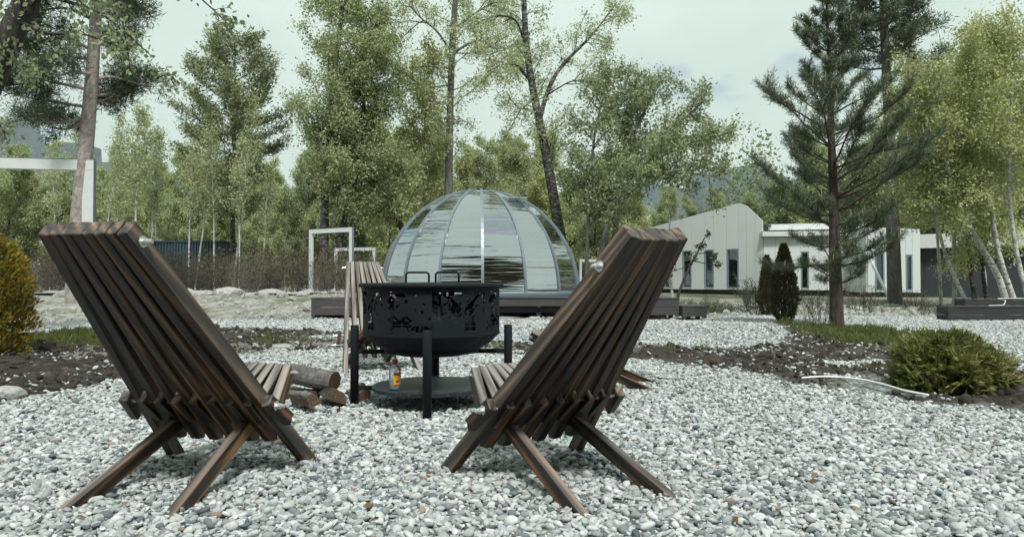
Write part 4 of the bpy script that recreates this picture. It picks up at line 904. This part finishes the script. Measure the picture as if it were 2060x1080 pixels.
for deg in (8, 98, 188, 278):
    c = int(u_of(deg)); rect(c - 2, c + 10, 24, 62); writing(c, 4, 'VEZUVIY.RU', True); hole[24:62, (np.arange(c - 1, c + 8)) % NU] = True; 
    v_keep = hole.copy(); writing(c, 4, 'VEZUVIY.RU', False)
    hole[:24, (np.arange(c - 1, c + 8)) % NU] = v_keep[:24, (np.arange(c - 1, c + 8)) % NU] * 0
for deg in (-28, 62, 152, 242): writing(int(u_of(deg)), 5, 'VEZUVIY.RU', True)
hole[:5] = False; hole[-5:] = False
ang_ = -math.pi / 2 + 2 * math.pi * np.arange(NU) / NU - R(3.5); zz = np.linspace(Z0, Z1, NV + 1)
Vd = np.stack([np.tile(RD * np.cos(ang_), NV + 1), np.tile(RD * np.sin(ang_), NV + 1), np.repeat(zz, NU)], -1)
iv, iu = np.nonzero(~hole); nu_ = (iu + 1) % NU
drum_me = mesh_np('drum', Vd, np.stack([iv * NU + iu, iv * NU + nu_, (iv + 1) * NU + nu_, (iv + 1) * NU + iu], -1), MT['pit'], True)
drum = obj('drum', drum_me, pit); sm = drum.modifiers.new('thickness', 'SOLIDIFY'); sm.thickness = .004; sm.offset = -1
mb = MB(); mb.lathe([(.462, .497), (.464, .488), (.455, .480), (.40, .425), (.345, .392), (.325, .385)], 72); mb.lathe([(.325, .385), (.30, .40), (.38, .44), (.445, .497)], 72); mb.build('bowl', MT['pit'], pit, True)
mb = MB(); mb.lathe([(.40, .45), (.405, .70), (.398, .70), (.39, .45)], 64); mb.build('inner_bowl', MT['pit'], pit, True)
mb = MB(); mb.lathe([(.30, .392), (.318, .390), (.320, .362), (.300, .358), (.22, .342), (.10, .336), (0.001, .335)], 72); mb.build('base_ring', MT['pit'], pit, True)
mb = MB(); mb.lathe([(.001, .832), (.478, .826), (.489, .822), (.490, .800), (.484, .797), (.470, .800), (.001, .806)], 96); lid = mb.build('lid', MT['pit'], pit, True)
for cx, cy in ((-.10, .02), (.105, -.04)):
    mb = MB(); pts = [(cx - .078, cy, .825)] + [(cx - .078 + .02 * (1 - math.cos(t)), cy, .878 + .02 * math.sin(t)) for t in np.linspace(0, 1.57, 5)] + [(cx + .078 - .02 * (1 - math.sin(t)), cy, .878 + .02 * math.cos(t)) for t in np.linspace(0, 1.57, 5)] + [(cx + .078, cy, .825)]
    mb.tube(pts, .0075, 10); mb.build('handle', MT['pit'], lid, True)
mb = MB(); mb.lathe([(.001, .138), (.395, .138), (.401, .134), (.401, .114), (.395, .110), (.001, .110)], 96); mb.build('shelf', MT['tread'], pit, False)

# bottle of lighter fluid on the shelf
bx, by = P(795, 790, 4.52)[:2]
bt = empty('bottle', (bx, by, .139), R(-20), 'clear plastic bottle with red cap and yellow label on the lower shelf', 'bottle'); bt.scale = (.95,) * 3
mb = MB(); mb.lathe([(.001, 0), (.036, .002), (.040, .008), (.040, .125), (.038, .135), (.030, .155), (.016, .172), (.014, .178)], 32); body = mb.build('body', MT['clear'], bt, True)
mb = MB(); mb.lathe([(.001, .004), (.037, .006), (.037, .062), (.001, .062)], 28); mb.build('liquid', MT['clear'], body, True)
mb = MB(); mb.lathe([(.017, .172), (.019, .173), (.019, .200), (.014, .203), (.001, .203)], 20); cap = mb.build('cap', MT['red'], bt)
mb = MB(); mb.lathe([(.012, .203), (.011, .214), (.007, .222), (.001, .223)], 14); mb.build('nozzle', MT['white'], cap, True)
def wrap(a0, a1, z0, z1, r, mat, name, parent):
    n = 12; aa = np.linspace(a0, a1, n); V = [(r * math.cos(a), r * math.sin(a), z) for z in (z0, z1) for a in aa]
    return obj(name, mesh_py(name, V, [(i, i + 1, n + i + 1, n + i) for i in range(n - 1)], mat, True), parent)
lb = wrap(-1.25, .25, .030, .118, .0408, MT['yellow'], 'label', bt)
wrap(-1.25, .25, .098, .118, .0412, MT['red'], 'label_band', lb); wrap(-1.25, .25, .030, .038, .0412, MT['red'], 'label_band', lb)
wrap(-.9, -.2, .050, .066, .0412, MT['red'], 'label_print', lb)

# firewood
def log(name, loc, rot, L, r, label, split=None, bark='birch_grey'):
    n = 16; V, Fs = [], []; rr = np.random.default_rng(int(abs(loc[0]) * 1000)); prof = []
    for j in range(n):
        a = 2 * math.pi * j / n; q = np.array([math.cos(a), math.sin(a)]) * r * (1 + rr.normal(0, .05))
        if split == 'half': q[1] = min(q[1], .12 * r)
        if split == 'quarter':
            k = max(q[0], 0) + max(q[1], 0) ; q = np.array([min(q[0], .15 * r), min(q[1], .15 * r)]) + .2 * r
        prof.append(q)
    ks = 6
    for i in range(ks):
        t = i / (ks - 1); w = rr.normal(0, .006, 2)
        for q in prof: V.append((L * (t - .5), q[0] + w[0], q[1] + w[1]))
    for i in range(ks - 1):
        for j in range(n): Fs.append((i*n+j, i*n+(j+1) % n, (i+1)*n+(j+1) % n, (i+1)*n+j))
    m = mesh_py(name, V, Fs, MT[bark], False); m.materials.append(MT['split'])
    for f in m.polygons:
        c = sum((Vector(prof[(vi % n)]) for vi in f.vertices), Vector((0, 0))) / len(f.vertices)
        if split and (c.length < .72 * r if split == 'half' else c.length < .62 * r): f.material_index = 1
    e = empty(name, loc, 0, label, 'firewood', 'split logs stacked beside the left chair'); e.rotation_euler = rot
    obj('bark_side', m, e)
    for s_, i0 in ((-1, 0), (1, (ks - 1) * n)):
        o = mesh_py('cut_end', [V[i0 + j] for j in range(n)], [tuple(range(n)) if s_ > 0 else tuple(range(n))[::-1]], MT['split']); obj('cut_end', o, e, (s_ * .001, 0, 0))
    return e
log('firewood_log', (-1.36, 4.80, .175), (R(20), R(6), R(-22)), .36, .068, 'grey birch-barked log lying on top of the firewood pile', None, 'bark_grey')
log('firewood_log', (-1.35, 4.50, .07), (R(200), R(-4), R(-52)), .30, .075, 'split log with pale wedge face beside the chair seat', 'quarter', 'bark_grey')
log('firewood_log', (-1.22, 4.70, .055), (R(160), 0, R(-62)), .30, .066, 'half log under the birch log with dark cut end', 'half', 'bark_dark')
log('firewood_log', (-1.10, 4.95, .06), (R(30), 0, R(-70)), .30, .07, 'dark log beside the left leg of the fire pit', 'half', 'bark_dark')
log('firewood_log', (-1.50, 4.85, .06), (R(100), 0, R(-40)), .38, .08, 'log at the back of the firewood pile', 'quarter', 'birch_grey')

# ------------------------------------------------------------------ dome and deck
DC = np.array([-.83, 18.5, .485]); DR = 2.62
dome = empty('glass_dome', DC, 0, 'clear-panelled dome tent with silver ribs on the grey deck', 'dome')
NG = 16; a0 = R(-90 + 3.5)
for g in range(NG):
    ta, tb = a0 + 2 * math.pi * g / NG, a0 + 2 * math.pi * (g + 1) / NG; V, Fs = [], []; K = 22
    for i in range(K + 1):
        ph = R(86) * i / K
        for t in (ta, tb): V.append((DR * math.cos(ph) * math.cos(t), DR * math.cos(ph) * math.sin(t), DR * 1.03 * math.sin(ph) + .06))
    Fs = [(2*i, 2*i+1, 2*i+3, 2*i+2) for i in range(K)]
    obj('panel', mesh_py('panel', V, Fs, MT['dome'], True), dome)
    pts = np.array([(DR * 1.006 * math.cos(ph) * math.cos(ta), DR * 1.006 * math.cos(ph) * math.sin(ta), DR * 1.036 * math.sin(ph) + .05) for ph in np.linspace(0, R(86.5), 24)])
    tn = np.array([-math.sin(ta), math.cos(ta), 0]); V = []
    rad = nrm(pts - np.array([0, 0, 0]))
    for p, rd in zip(pts, rad): V += [p + tn * .032 + rd * .014, p - tn * .032 + rd * .014, p - tn * .032 - rd * .03, p + tn * .032 - rd * .03]
    obj('rib', mesh_py('rib', V, [(4*i+j, 4*i+(j+1) % 4, 4*i+4+(j+1) % 4, 4*i+4+j) for i in range(23) for j in range(4)], MT['alu']), dome)
mb = MB(); mb.lathe([(2.56, .0), (2.68, .0), (2.69, .07), (2.62, .085), (2.56, .08), (2.56, 0)], 64); mb.build('base_ring', MT['frame_edge'], dome)
mb = MB(); mb.lathe([(.36, 2.69), (.37, 2.735), (.30, 2.765), (.001, 2.77)], 32); mb.build('top_cap', MT['pit'], dome, True)
hb = MB(); q0 = np.array([1.05, -.9, 2.36])
hb.box(.75, 1.22, -1.15, -.62, 2.42, 2.45); o_ = hb.build('vent_hatch', MT['clear'], dome); 
# what stands inside
mbf = MB(); mbf.lathe([(.001, .012), (2.5, .012)], 48); mbf.build('floor_mat', MT['interior'], dome)
k = 0; cartons = ((868, 18.2, .62, .62, 0), (872, 18.2, .5, .5, .62), (905, 17.6, .7, .42, 0), (948, 17.4, .6, .5, 0), (930, 18.4, .6, .75, 0), (1030, 17.3, .75, .78, 0), (1075, 17.4, .45, .45, 0), (1100, 17.6, .5, .62, 0), (1078, 17.45, .5, .38, .45), (1090, 18.6, .6, .9, 0), (840, 17.9, .5, .35, 0), (985, 18.8, .8, .9, 0), (1010, 19.0, .6, .6, .0)); cpx = [c[:2] for c in cartons]
for px, D, w, h, zb in cartons:
    p = P(px, 560, D); mb = MB(); mb.box(-w / 2, w / 2, -.22, .22, 0, h - .004); b_ = mb.mesh('carton', MT['card'], False, .006)
    e = obj('cardboard_box', b_, None, (p[0], D, .50 + zb)); e.rotation_euler = (0, 0, rng.uniform(-.5, .5)); k += 1; tag(e, ('large' if w * h > .4 else 'small') + ' brown carton inside the dome, %s from the left' % NTH[sorted(cpx).index((px, D))], 'box', 'cartons inside the dome')
# deck
def plank_box(name, x0, x1, y0, y1, z0, z1, label, nrow, cat='deck', bm_='board', group=None, along='x', topgap=True, legs=()):
    """boarded box: horizontal boards on front and sides, planks on top, corner posts"""
    e = empty(name, ((x0 + x1) / 2, y0, z0), 0, label, cat, group); cx = (x0 + x1) / 2; X0, X1 = x0 - cx, x1 - cx; W = y1 - y0; H = z1 - z0
    hb_ = (H - .03) / nrow
    for r_ in range(nrow):
        za = r_ * hb_; mb = MB(); mb.box(X0 + .07, X1 - .07, 0, .022, za + .004, za + hb_ - .002); mb.build('front_board', MT[bm_], e, bevel=.003)
        for xs in (X0, X1 - .022): mb = MB(); mb.box(xs, xs + .022, .07, W, za + .004, za + hb_ - .002); mb.build('side_board', MT[bm_], e, bevel=.003)
    for xs in (X0 - .004, X1 - .076): mb = MB(); mb.box(xs, xs + .08, -.006, .074, -.03, H - .031); mb.build('corner_post', MT[bm_], e, bevel=.003)
    return e, X0, X1, W, H
dx0, dx1, dy0, dy1, dz = -3.75, 3.62, 15.7, 21.4, .475
deck = empty('deck', (0, dy0, 0), 0, 'grey boarded deck under the dome', 'deck')
nb_ = 24
for k in range(nb_):
    w = (dy1 - dy0) / nb_; mb = MB(); mb.box(dx0, dx1, k * w + .003 - .02, (k + 1) * w - .003 - .02, dz - .028, dz); mb.build('deck_plank', MT['board'], deck, bevel=.003)
for k in range(1): mb = MB(); mb.box(dx0, dx1, .0, .022, dz - .20, dz - .032); mb.build('fascia_board', MT['board'], deck, bevel=.003)
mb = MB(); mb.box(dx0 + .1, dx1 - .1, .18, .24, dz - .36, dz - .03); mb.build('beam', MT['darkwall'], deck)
for x_ in np.linspace(dx0 + .3, dx1 - .3, 6):
    mb = MB(); mb.tube([(x_, .30, -.1), (x_, .30, dz - .05)], .06, 12); mb.build('post', MT['concrete'], deck); mb = MB(); mb.box(x_ - .04, x_ + .04, -.0, .16, dz - .225, dz - .203); mb.build('joist_end', MT['split'], deck)
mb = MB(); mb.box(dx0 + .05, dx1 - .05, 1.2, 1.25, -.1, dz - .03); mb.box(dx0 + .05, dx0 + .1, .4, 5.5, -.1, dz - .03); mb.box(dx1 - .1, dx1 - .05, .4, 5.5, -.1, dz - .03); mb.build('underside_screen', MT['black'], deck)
for nm, (x0, x1, y0, y1, z0, z1), lab, rows in (('deck_step', (-4.32, -3.20, 15.0, 15.66, .10, .475), 'grey boarded landing at the left end of the deck', 2), ('deck_step', (2.85, 3.60, 15.0, 15.66, .10, .475), 'grey boarded landing at the right end of the deck', 2), ('deck_step', (3.62, 4.12, 14.75, 15.6, .08, .315), 'lower grey step at the right end of the deck', 1),
                                      ('planter', (9.2, 15.2, 14.7, 15.1, -.03, .305), 'long dark boarded planter, the front one at the right edge', 2), ('planter', (11.05, 17, 17.0, 17.4, -.03, .40), 'dark boarded planter behind the front one at the right edge', 3)):
    e, X0, X1, W, H = plank_box(nm, x0, x1, y0, y1, z0, z1, lab, rows, 'step' if nm == 'deck_step' else 'planter', 'board' if nm == 'deck_step' else 'board_dark')
    n_ = max(3, int(W / .16))
    for k in range(n_): mb = MB(); mb.box(X0 - .012, X1 + .012, k * W / n_ - .012 + .002, (k + 1) * W / n_ - .012 - .002, H - .028, H); mb.build('top_plank', MT['board' if nm == 'deck_step' else 'board_dark'], e, bevel=.003)
    if nm == 'deck_step':
        for xs in (X0 + .15, X1 - .15): mb = MB(); mb.box(xs - .04, xs + .04, .1, .2, -.15, .02); mb.build('foot', MT['darkwall'], e)
# cable over the planters, hose on the soil
def cable(name, pts, r, mat, label):
    mb = MB(); mb.tube(resample(pts, 40), r, 8); tag(mb.build(name, mat, None, True), label, 'hose')
cable('cable', [(10.2, 14.9, .315), (10.6, 15.0, .318), (11.2, 15.8, .40), (11.9, 17.1, .412), (12.8, 17.2, .412)], .009, MT['hose'], 'thin pale cable lying across the dark planters')
hp = [(1612, 773), (1650, 770), (1700, 772), (1740, 778), (1780, 788), (1815, 800), (1865, 810)]
cable('hose', [(lambda q: (q[0], q[1], gz(q[0], q[1]) + .055))(((px - CX) / F * (1176 / (py - HZ)), 1176 / (py - HZ))) for px, py in hp], .009, MT['hose'], 'thin white hose lying along the edge of the soil')

# ------------------------------------------------------------------ white frames
def portal(px0, px1, pyt, D, w, label, skew=0.0, group=None, zb=None):
    x0, x1 = (px0 - CX) / F * D, (px1 - CX) / F * (D + skew); z0 = gz(x0, D) if zb is None else zb; H = HC + (HZ - pyt) / F * D - z0
    e = empty('portal_frame', (x0, D, z0), math.atan2(skew, x1 - x0), label, 'frame', group); W = math.hypot(x1 - x0, skew)
    for nm, a in (('post', (0, w, 0, H - w)), ('post', (W - w, W, 0, H - w)), ('top_rail', (0, W, H - w, H))):
        mb = MB(); mb.box(a[0], a[1], 0, w * .55, a[2], a[3]); o = mb.build(nm, MT['white'], e, bevel=w * .03)
        mb = MB()
        if nm == 'post':
            s0 = a[0] - .006 if a[0] == 0 else a[1] ; mb.box(s0, s0 + .006, -.004, w * .55 + .002, a[2], a[3] + (w if True else 0))
        else: mb.box(a[0], a[1], -.004, w * .55 + .002, H, H + .012)
        mb.build('edge_strip', MT['frame_edge'], o)
    for xs in (w / 2, W - w / 2): mb = MB(); mb.box(xs - w * 1.6, xs + w * 1.6, -w * 1.2, w * 1.8, -.25, .12); mb.build('footing', MT['concrete'], e, bevel=.01)
    return e
portal(-190, 186, 312, 16.3, .26, 'large white frame at the left edge behind the near chair', 0.6)
portal(621, 708, 462, 21.0, .13, 'white frame on a concrete foot left of the dome', -1.0)
portal(672, 755, 499, 23.6, .11, 'white frame seen through and right of the nearer frame', -.6)
portal(655, 697, 521, 24.6, .075, 'smallest and farthest white frame', .3)
portal(1166, 1205, 521, 27, .11, 'white frame just right of the dome', .5)
# path behind the hedge
Vp = []; xs = np.linspace(-20, -4.6, 60)
for x_ in xs: Vp += [(x_, 19.0 + .2 * math.sin(x_ * .5), gz(x_, 19.0) + .05), (x_, 20.1 + .2 * math.sin(x_ * .4), gz(x_, 20.1) + .04)]
tag(obj('path', mesh_py('path', Vp, [(2*i, 2*i+2, 2*i+3, 2*i+1) for i in range(59)], MT['path'])), 'white gravel path along the foot of the hedge', kind='structure')
# boulders on the bank
BM = [blob_mesh('boulder', 400 + i, 3, f, .34, MT['rock'], False, .3) for i, f in enumerate(((1.2, .8, .6), (1, .8, .75), (1.4, .8, .5), (.9, .7, .9)))]
boulders = ((400, 618, .33), (460, 612, .42), (530, 610, .26), (570, 622, .30), (610, 616, .26), (500, 622, .20), (350, 620, .3), (430, 630, .22), (300, 615, .28), (250, 622, .3), (545, 602, .3), (620, 604, .2), (590, 632, .18), (380, 606, .28), (200, 612, .26), (140, 620, .3), (105, 606, .25), (480, 640, .16)); bpx = [q[0] for q in boulders]
for k, (px, py, s_) in enumerate(boulders):
    D = 17.0 + (640 - py) / 14; x_ = (px - CX) / F * D; o = obj('boulder', BM[k % 4], None, (x_, D, gz(x_, D) + s_ * .12)); s_ *= .8; o.location.z -= s_ * .08; o.scale = (s_ * 1.2, s_, s_ * .8); o.rotation_euler = (rng.uniform(-.3, .3), rng.uniform(-.3, .3), rng.uniform(0, 6.28))
    tag(o, 'pale grey boulder on the bank below the hedge, %s from the left' % NTH[sorted(bpx).index(px)], 'rock', 'boulders on the bank')
for k, (px, py, s_, lab) in enumerate(((14, 800, .12, 'pale flat stone at the left edge of the gravel'), (765, 705, .0, ''), (765, 0, 0, ''), (572, 703, .10, 'whitish stone on the soil left of the facing chair'), (1965, 640, .0, ''), (1730, 612, .16, 'pale rock on the grass below the ladder'))):
    if s_ == 0: continue
    D = 1176 / (py - HZ) if py > 640 else 20; x_ = (px - CX) / F * D; o = obj('stone', BM[(k + 1) % 4], None, (x_, D, gz(x_, D) + s_ * .2)); o.scale = (s_ * 1.1, s_, s_ * .7); tag(o, lab, 'rock')

# ------------------------------------------------------------------ buildings
def wall(parent, A, B, z0, top, cols, wins, thick=.05, mat='panel', split=None):
    """cladding panels from plan point A to B, seen from the side of A->B's right hand; cols: fractions; wins: {column: (z0, z1)}"""
    A, B = np.array(A, float), np.array(B, float); L = np.linalg.norm(B - A); d = (B - A) / L; nrm_ = np.array([d[1], -d[0]])
    pt = lambda s_, off, z: (A[0] + d[0] * s_ + nrm_[0] * off, A[1] + d[1] * s_ + nrm_[1] * off, z)
    def prism(s0, s1, za, zb0, zb1, o0, o1, name, m, par):
        V = [pt(s0, o0, za), pt(s1, o0, za), pt(s1, o0, zb1), pt(s0, o0, zb0), pt(s0, o1, za), pt(s1, o1, za), pt(s1, o1, zb1), pt(s0, o1, zb0)]
        mb = MB(); mb.add(V, [(0,1,2,3), (7,6,5,4), (0,4,5,1), (1,5,6,2), (2,6,7,3), (3,7,4,0)])
        me = mb.mesh(name, MT[m]); c = Vector(V[0]); me.transform(Matrix.Translation(-c)); me.transform(Matrix.Rotation(0, 4, 'Z')); return obj(name, me, par, c - Vector(parent.location) if par is parent else c - Vector(parent.location) - Vector(par.location))
    for k in range(len(cols) - 1):
        s0, s1 = cols[k] * L + .005, cols[k + 1] * L - .005
        if k in wins:
            w0, w1 = wins[k]; prism(s0, s1, z0, w0 - .01, w0 - .01, 0, thick, 'panel', mat, parent); prism(s0, s1, w1 + .01, top(s0 / L), top(s1 / L), 0, thick, 'panel', mat, parent)
            f = prism(s0 + .0, s0 + .06, w0, w1, w1, -.06, thick + .01, 'window', 'frame_edge', parent)
            for a in ((s1 - .06, s1, w0, w1), (s0 + .06, s1 - .06, w0, w0 + .06), (s0 + .06, s1 - .06, w1 - .06, w1)): prism(a[0], a[1], a[2], a[3], a[3], -.06, thick + .01, 'window_frame', 'frame_edge', f)
            prism(s0 + .06, s1 - .06, w0 + .06, w1 - .06, w1 - .06, -.03, -.02, 'pane', 'glass', f); prism(s0 - .02, s1 + .02, w0 - .05, w0 - .012, w0 - .012, thick + .002, thick + .05, 'sill', 'white', f)
        elif split and top((s0 + s1) / 2 / L) - z0 > split:
            zm = z0 + split; prism(s0, s1, z0, zm - .006, zm - .006, 0, thick, 'panel', mat, parent); prism(s0, s1, zm + .006, top(s0 / L), top(s1 / L), 0, thick, 'panel', mat, parent)
        else: prism(s0, s1, z0, top(s0 / L), top(s1 / L), 0, thick, 'panel', mat, parent)
    return pt
def solid(parent, name, plan, z0, z1, mat):
    n = len(plan); zt = z1 if hasattr(z1, '__len__') else [z1] * n; V = [(*p, z0) for p in plan] + [(*p, z) for p, z in zip(plan, zt)]
    mb = MB(); mb.add(V, [tuple(range(n))[::-1], tuple(range(n, 2 * n))] + [(i, (i + 1) % n, n + (i + 1) % n, n + i) for i in range(n)]); me = mb.mesh(name, MT[mat]); me.transform(Matrix.Translation(-Vector(parent.location))); return obj(name, me, parent)
K0 = np.array([12.65, 35.0]); KL = np.array([7.4, 41.0]); K2 = np.array([17.3, 34.2])
house = empty('white_house', (K0[0], K0[1], 0), 0, 'long white-panelled house with narrow tall windows at the right', 'house')
ridge = lambda f: 3.75 + 1.15 * min(1, f / .86) if f < .86 else 4.90 - 1.05 * (f - .86) / .14
px_w = lambda px: float(np.clip(np.linalg.det(np.array([[(px - CX) / F, -(K0 - KL)[0]], [1, -(K0 - KL)[1]]]) ) and np.linalg.solve(np.array([[(px - CX) / F, -(K0 - KL)[0]], [1.0, -(K0 - KL)[1]]]), KL)[1], 0, 1))
cl = [0] + [px_w(p) for p in (1312, 1337, 1349, 1374, 1392, 1418, 1437, 1463, 1487, 1503, 1520)] + [1]
wall(house, KL, K0, .38, ridge, cl, {2: (.46, 2.5), 4: (.46, 2.5), 6: (.46, 2.5), 8: (.46, 2.5)})
cr = np.array([0, .12, .25, .375, .455, .55, .68, .84, 1.0])
wall(house, K0, K2, .38, lambda f: 3.05, cr, {3: (.46, 2.3)})
K3a, K3b = np.array([16.55, 32.4]), np.array([18.85, 32.2])
wall(house, K3a, K3b, .30, lambda f: 3.35 - .12 * f, [0, .14, .32, .55, .73, .86, 1.0], {1: (.40, 2.15), 4: (.40, 2.05)})
solid(house, 'core', [K0 + (-.12, .2), KL + (.05, .12), KL + (3, 3), K0 + (4, 4)], .4, [3.6, 3.6, 3.6, 3.6], 'interior')
solid(house, 'core', [K0 + (.1, .35), K2 + (.0, .35), K2 + (0, 5), K0 + (1, 5)], .4, 3.0, 'interior'); solid(house, 'core', [K3a + (.03, .3), K3b + (-.03, .3), K3b + (-.03, 5), K3a + (.03, 5)], .4, 3.15, 'interior')
wall(house, np.array([16.55, 35.0]), K3a, .30, lambda f: 3.35, [0, .5, 1], {}); wall(house, K3b, np.array([18.95, 36.0]), .30, lambda f: 3.23, [0, .5, 1], {})
solid(house, 'plinth', [KL + (.1, .2), K0 + (0, .12), K2 + (0, .15), K2 + (0, 4), KL + (2, 3)], -.3, .375, 'darkwall'); solid(house, 'plinth', [K3a + (.04, .06), K3b + (-.04, .06), K3b + (-.04, 4), K3a + (.04, 4)], -.3, .295, 'darkwall')
solid(house, 'roof_slab', [K0 + (-.15, -.35), K2 + (.2, -.35), K2 + (.2, 5), K0 + (-.15, 5)], 3.06, 3.30, 'white'); solid(house, 'roof_slab', [K0 + (.2, .9), K2 + (-1.0, .9), K2 + (-1.0, 5), K0 + (.2, 5)], 3.45, 3.75, 'white'); solid(house, 'roof_gap', [K0 + (.3, 1.1), K2 + (-1.1, 1.1), K2 + (-1.1, 4.9), K0 + (.3, 4.9)], 3.302, 3.448, 'black')
solid(house, 'roof', [K0 + (-.02, .08), KL + (0, .08), KL + (3, 3.4), K0 + (3.4, 3.4)], 3.62, [3.72, 3.70, 3.70, 3.72], 'darkwall')
solid(house, 'chimney', [(16.6, 33.6), (17.0, 33.6), (17.0, 34.1), (16.6, 34.1)], 3.3, 4.1, 'white'); solid(house, 'roof', [K3a + (.02, .06), K3b + (-.02, .06), K3b + (-.02, 5), K3a + (.02, 5)], 3.16, 3.20, 'darkwall')
dk = empty('dark_building', (24, 30, 0), 0, 'dark-walled building with white roof edge at the right', 'house')
D0, D1 = np.array([18.7, 33.0]), np.array([27.5, 27.5])
wall(dk, D0, D1, .02, lambda f: 2.35, list(np.linspace(0, 1, 15)), {11: (.6, 2.0), 12: (.6, 2.0)}, .05, 'darkwall')
solid(dk, 'core', [D0 + (.1, .25), D1 + (0, .25), D1 + (3, 6), D0 + (3, 6)], .0, 2.3, 'interior'); solid(dk, 'fascia', [D0 + (-.25, -.35), D1 + (-.25, -.35), D1 + (3, 6), D0 + (3, 6)], 2.36, 3.0, 'white')
# ladder
la, lb_ = P(1792, 610, 26.8), P(1752, 524, 30.5); la[2] = gz(la[0], la[1])
lad = empty('ladder', tuple(la), 0, 'white ladder leaning left against the white house', 'ladder'); dv = lb_ - la; sdv = nrm(np.cross(dv, (0, 1, .3))) * .21; sdv = np.array([.21, -.02, 0.]) if abs(sdv[0]) < .05 else sdv
for s_ in (-1, 1): mb = MB(); mb.bar(sdv * s_, dv + sdv * s_, .06, .09); mb.build('rail', MT['white'], lad)
for k in range(9): mb = MB(); q = dv * (k + .7) / 9.6; mb.bar(q - sdv, q + sdv, .04, .03); mb.build('rung', MT['white'], lad)
# blue container, rusty tank, far white roof
bc = P(284, 548, 30); bl = empty('blue_shed', (bc[0], 30, gz(bc[0], 30)), R(-3), 'dark blue ribbed metal shed behind the birches at the left', 'shed'); W, H = 3.4, 2.0
for k in range(26): x_ = k * W / 26; mb = MB(); mb.box(x_, x_ + W / 26 * .62, -.02, .02, 0, H); mb.build('rib', MT['blue'], bl)
mb = MB(); mb.box(0, W, .021, 2.2, 0, H - .02); mb.build('wall', MT['blue'], bl); mb = MB(); mb.box(-.05, W + .05, -.06, 2.25, H, H + .06); mb.build('roof', MT['blue'], bl)
q = P(514, 556, 31); tk = empty('rusty_crate', (q[0], 31, gz(q[0], 31)), R(5), 'rusty brown box behind the hedge at the left', 'crate'); mb = MB(); mb.box(0, .95, 0, .7, .35, 1.02); mb.build('body', MT['rust'], tk, bevel=.02)
mb = MB(); mb.box(.97, 1.05, 0, .7, .3, 1.0); mb.build('end_plate', MT['darkwall'], tk)
for x_ in (.08, .85): mb = MB(); mb.box(x_, x_ + .07, .1, .2, 0, .35); mb.build('leg', MT['darkwall'], tk)
q = P(-120, 470, 52); wh = empty('far_house', (q[0], 52, gz(q[0], 52)), 0, 'white-roofed house half hidden by trees at the far left', 'house')
mb = MB(); mb.box(0, 7.4, 0, 5, 0, 3.3); mb.build('wall', MT['panel'], wh); mb = MB(); mb.add([(-.4, -.4, 3.3), (7.8, -.4, 3.3), (7.8, 5.4, 3.3), (-.4, 5.4, 3.3), (1, 2.5, 5.2), (6.4, 2.5, 5.2)], [(0,1,5,4), (1,2,5), (2,3,4,5), (3,0,4), (3,2,1,0)]); mb.build('roof', MT['white'], wh)
for x_ in (1.2, 3.2, 5.2): mb = MB(); mb.box(x_, x_ + .9, -.03, .02, 1.0, 2.4); mb.build('window', MT['glass'], wh)

# small litter
q = place(1727, 19.5); rc = empty('red_bucket', q, .4, 'small red and white bucket lying on the grass by the ladder', 'bucket'); mb = MB(); mb.lathe([(.001, 0), (.055, 0), (.07, .10)], 16); mb.build('body', MT['red'], rc, True); mb = MB(); mb.lathe([(.07, .10), (.075, .105), (.072, .13), (.001, .13)], 16); mb.build('rim', MT['white'], rc)
n = 260; x = rng.uniform(-3.5, 3.5, n); y = rng.uniform(2, 8, n); kk_ = c_in(x, y); x, y = x[kk_], y[kk_]; n = len(x)
MT['litter'] = m_leaf('dead_leaves', (.03, .018, .01), (.12, .07, .035), .1)
lm_ = [leaf_mesh('dead_leaf', np.zeros((1, 3)), np.array([[1., 0, .1]]), np.array([.03]), .6, MT['litter'], np.array([v])) for v in (.2, .5, .9)]
scatter('leaf_litter', np.stack([x, y, height(x, y) + .026], -1), np.c_[rng.normal(0, .4, (n, 2)), rng.uniform(0, 6.28, n)], np.repeat(rng.uniform(.5, 1.5, (n, 1)), 3, 1), rng.random(n), lm_, label='few brown dead leaves on the gravel')
xs_ = np.array([-1.02, -.9, -.96, .2, 1.4, -.3, 2.2, -2.4]); ys_ = np.array([3.25, 3.18, 3.3, 3.9, 4.6, 5.8, 3.6, 4.4]); n = len(xs_)
scatter('gravel_weeds', np.stack([xs_, ys_, height(xs_, ys_) + .01], -1), np.zeros((n, 3)), np.full((n, 3), .42), rng.random(n), gt, label='tiny grass sprigs coming up through the gravel')

# ------------------------------------------------------------------ air
hz_m = bpy.data.materials.new('pale_air'); hz_m.use_nodes = True; ht = hz_m.node_tree; ht.nodes.clear()
ho = ht.nodes.new('ShaderNodeOutputMaterial'); hv = ht.nodes.new('ShaderNodeVolumePrincipled'); hv.inputs['Color'].default_value = (.95, .985, 1, 1); hv.inputs['Density'].default_value = .00015; hv.inputs['Anisotropy'].default_value = .2
ht.links.new(hv.outputs[0], ho.inputs['Volume'])
mb = MB(); mb.box(-3300, 3300, -560, 4000, -5, 425); tag(mb.build('haze', hz_m), kind='stuff')
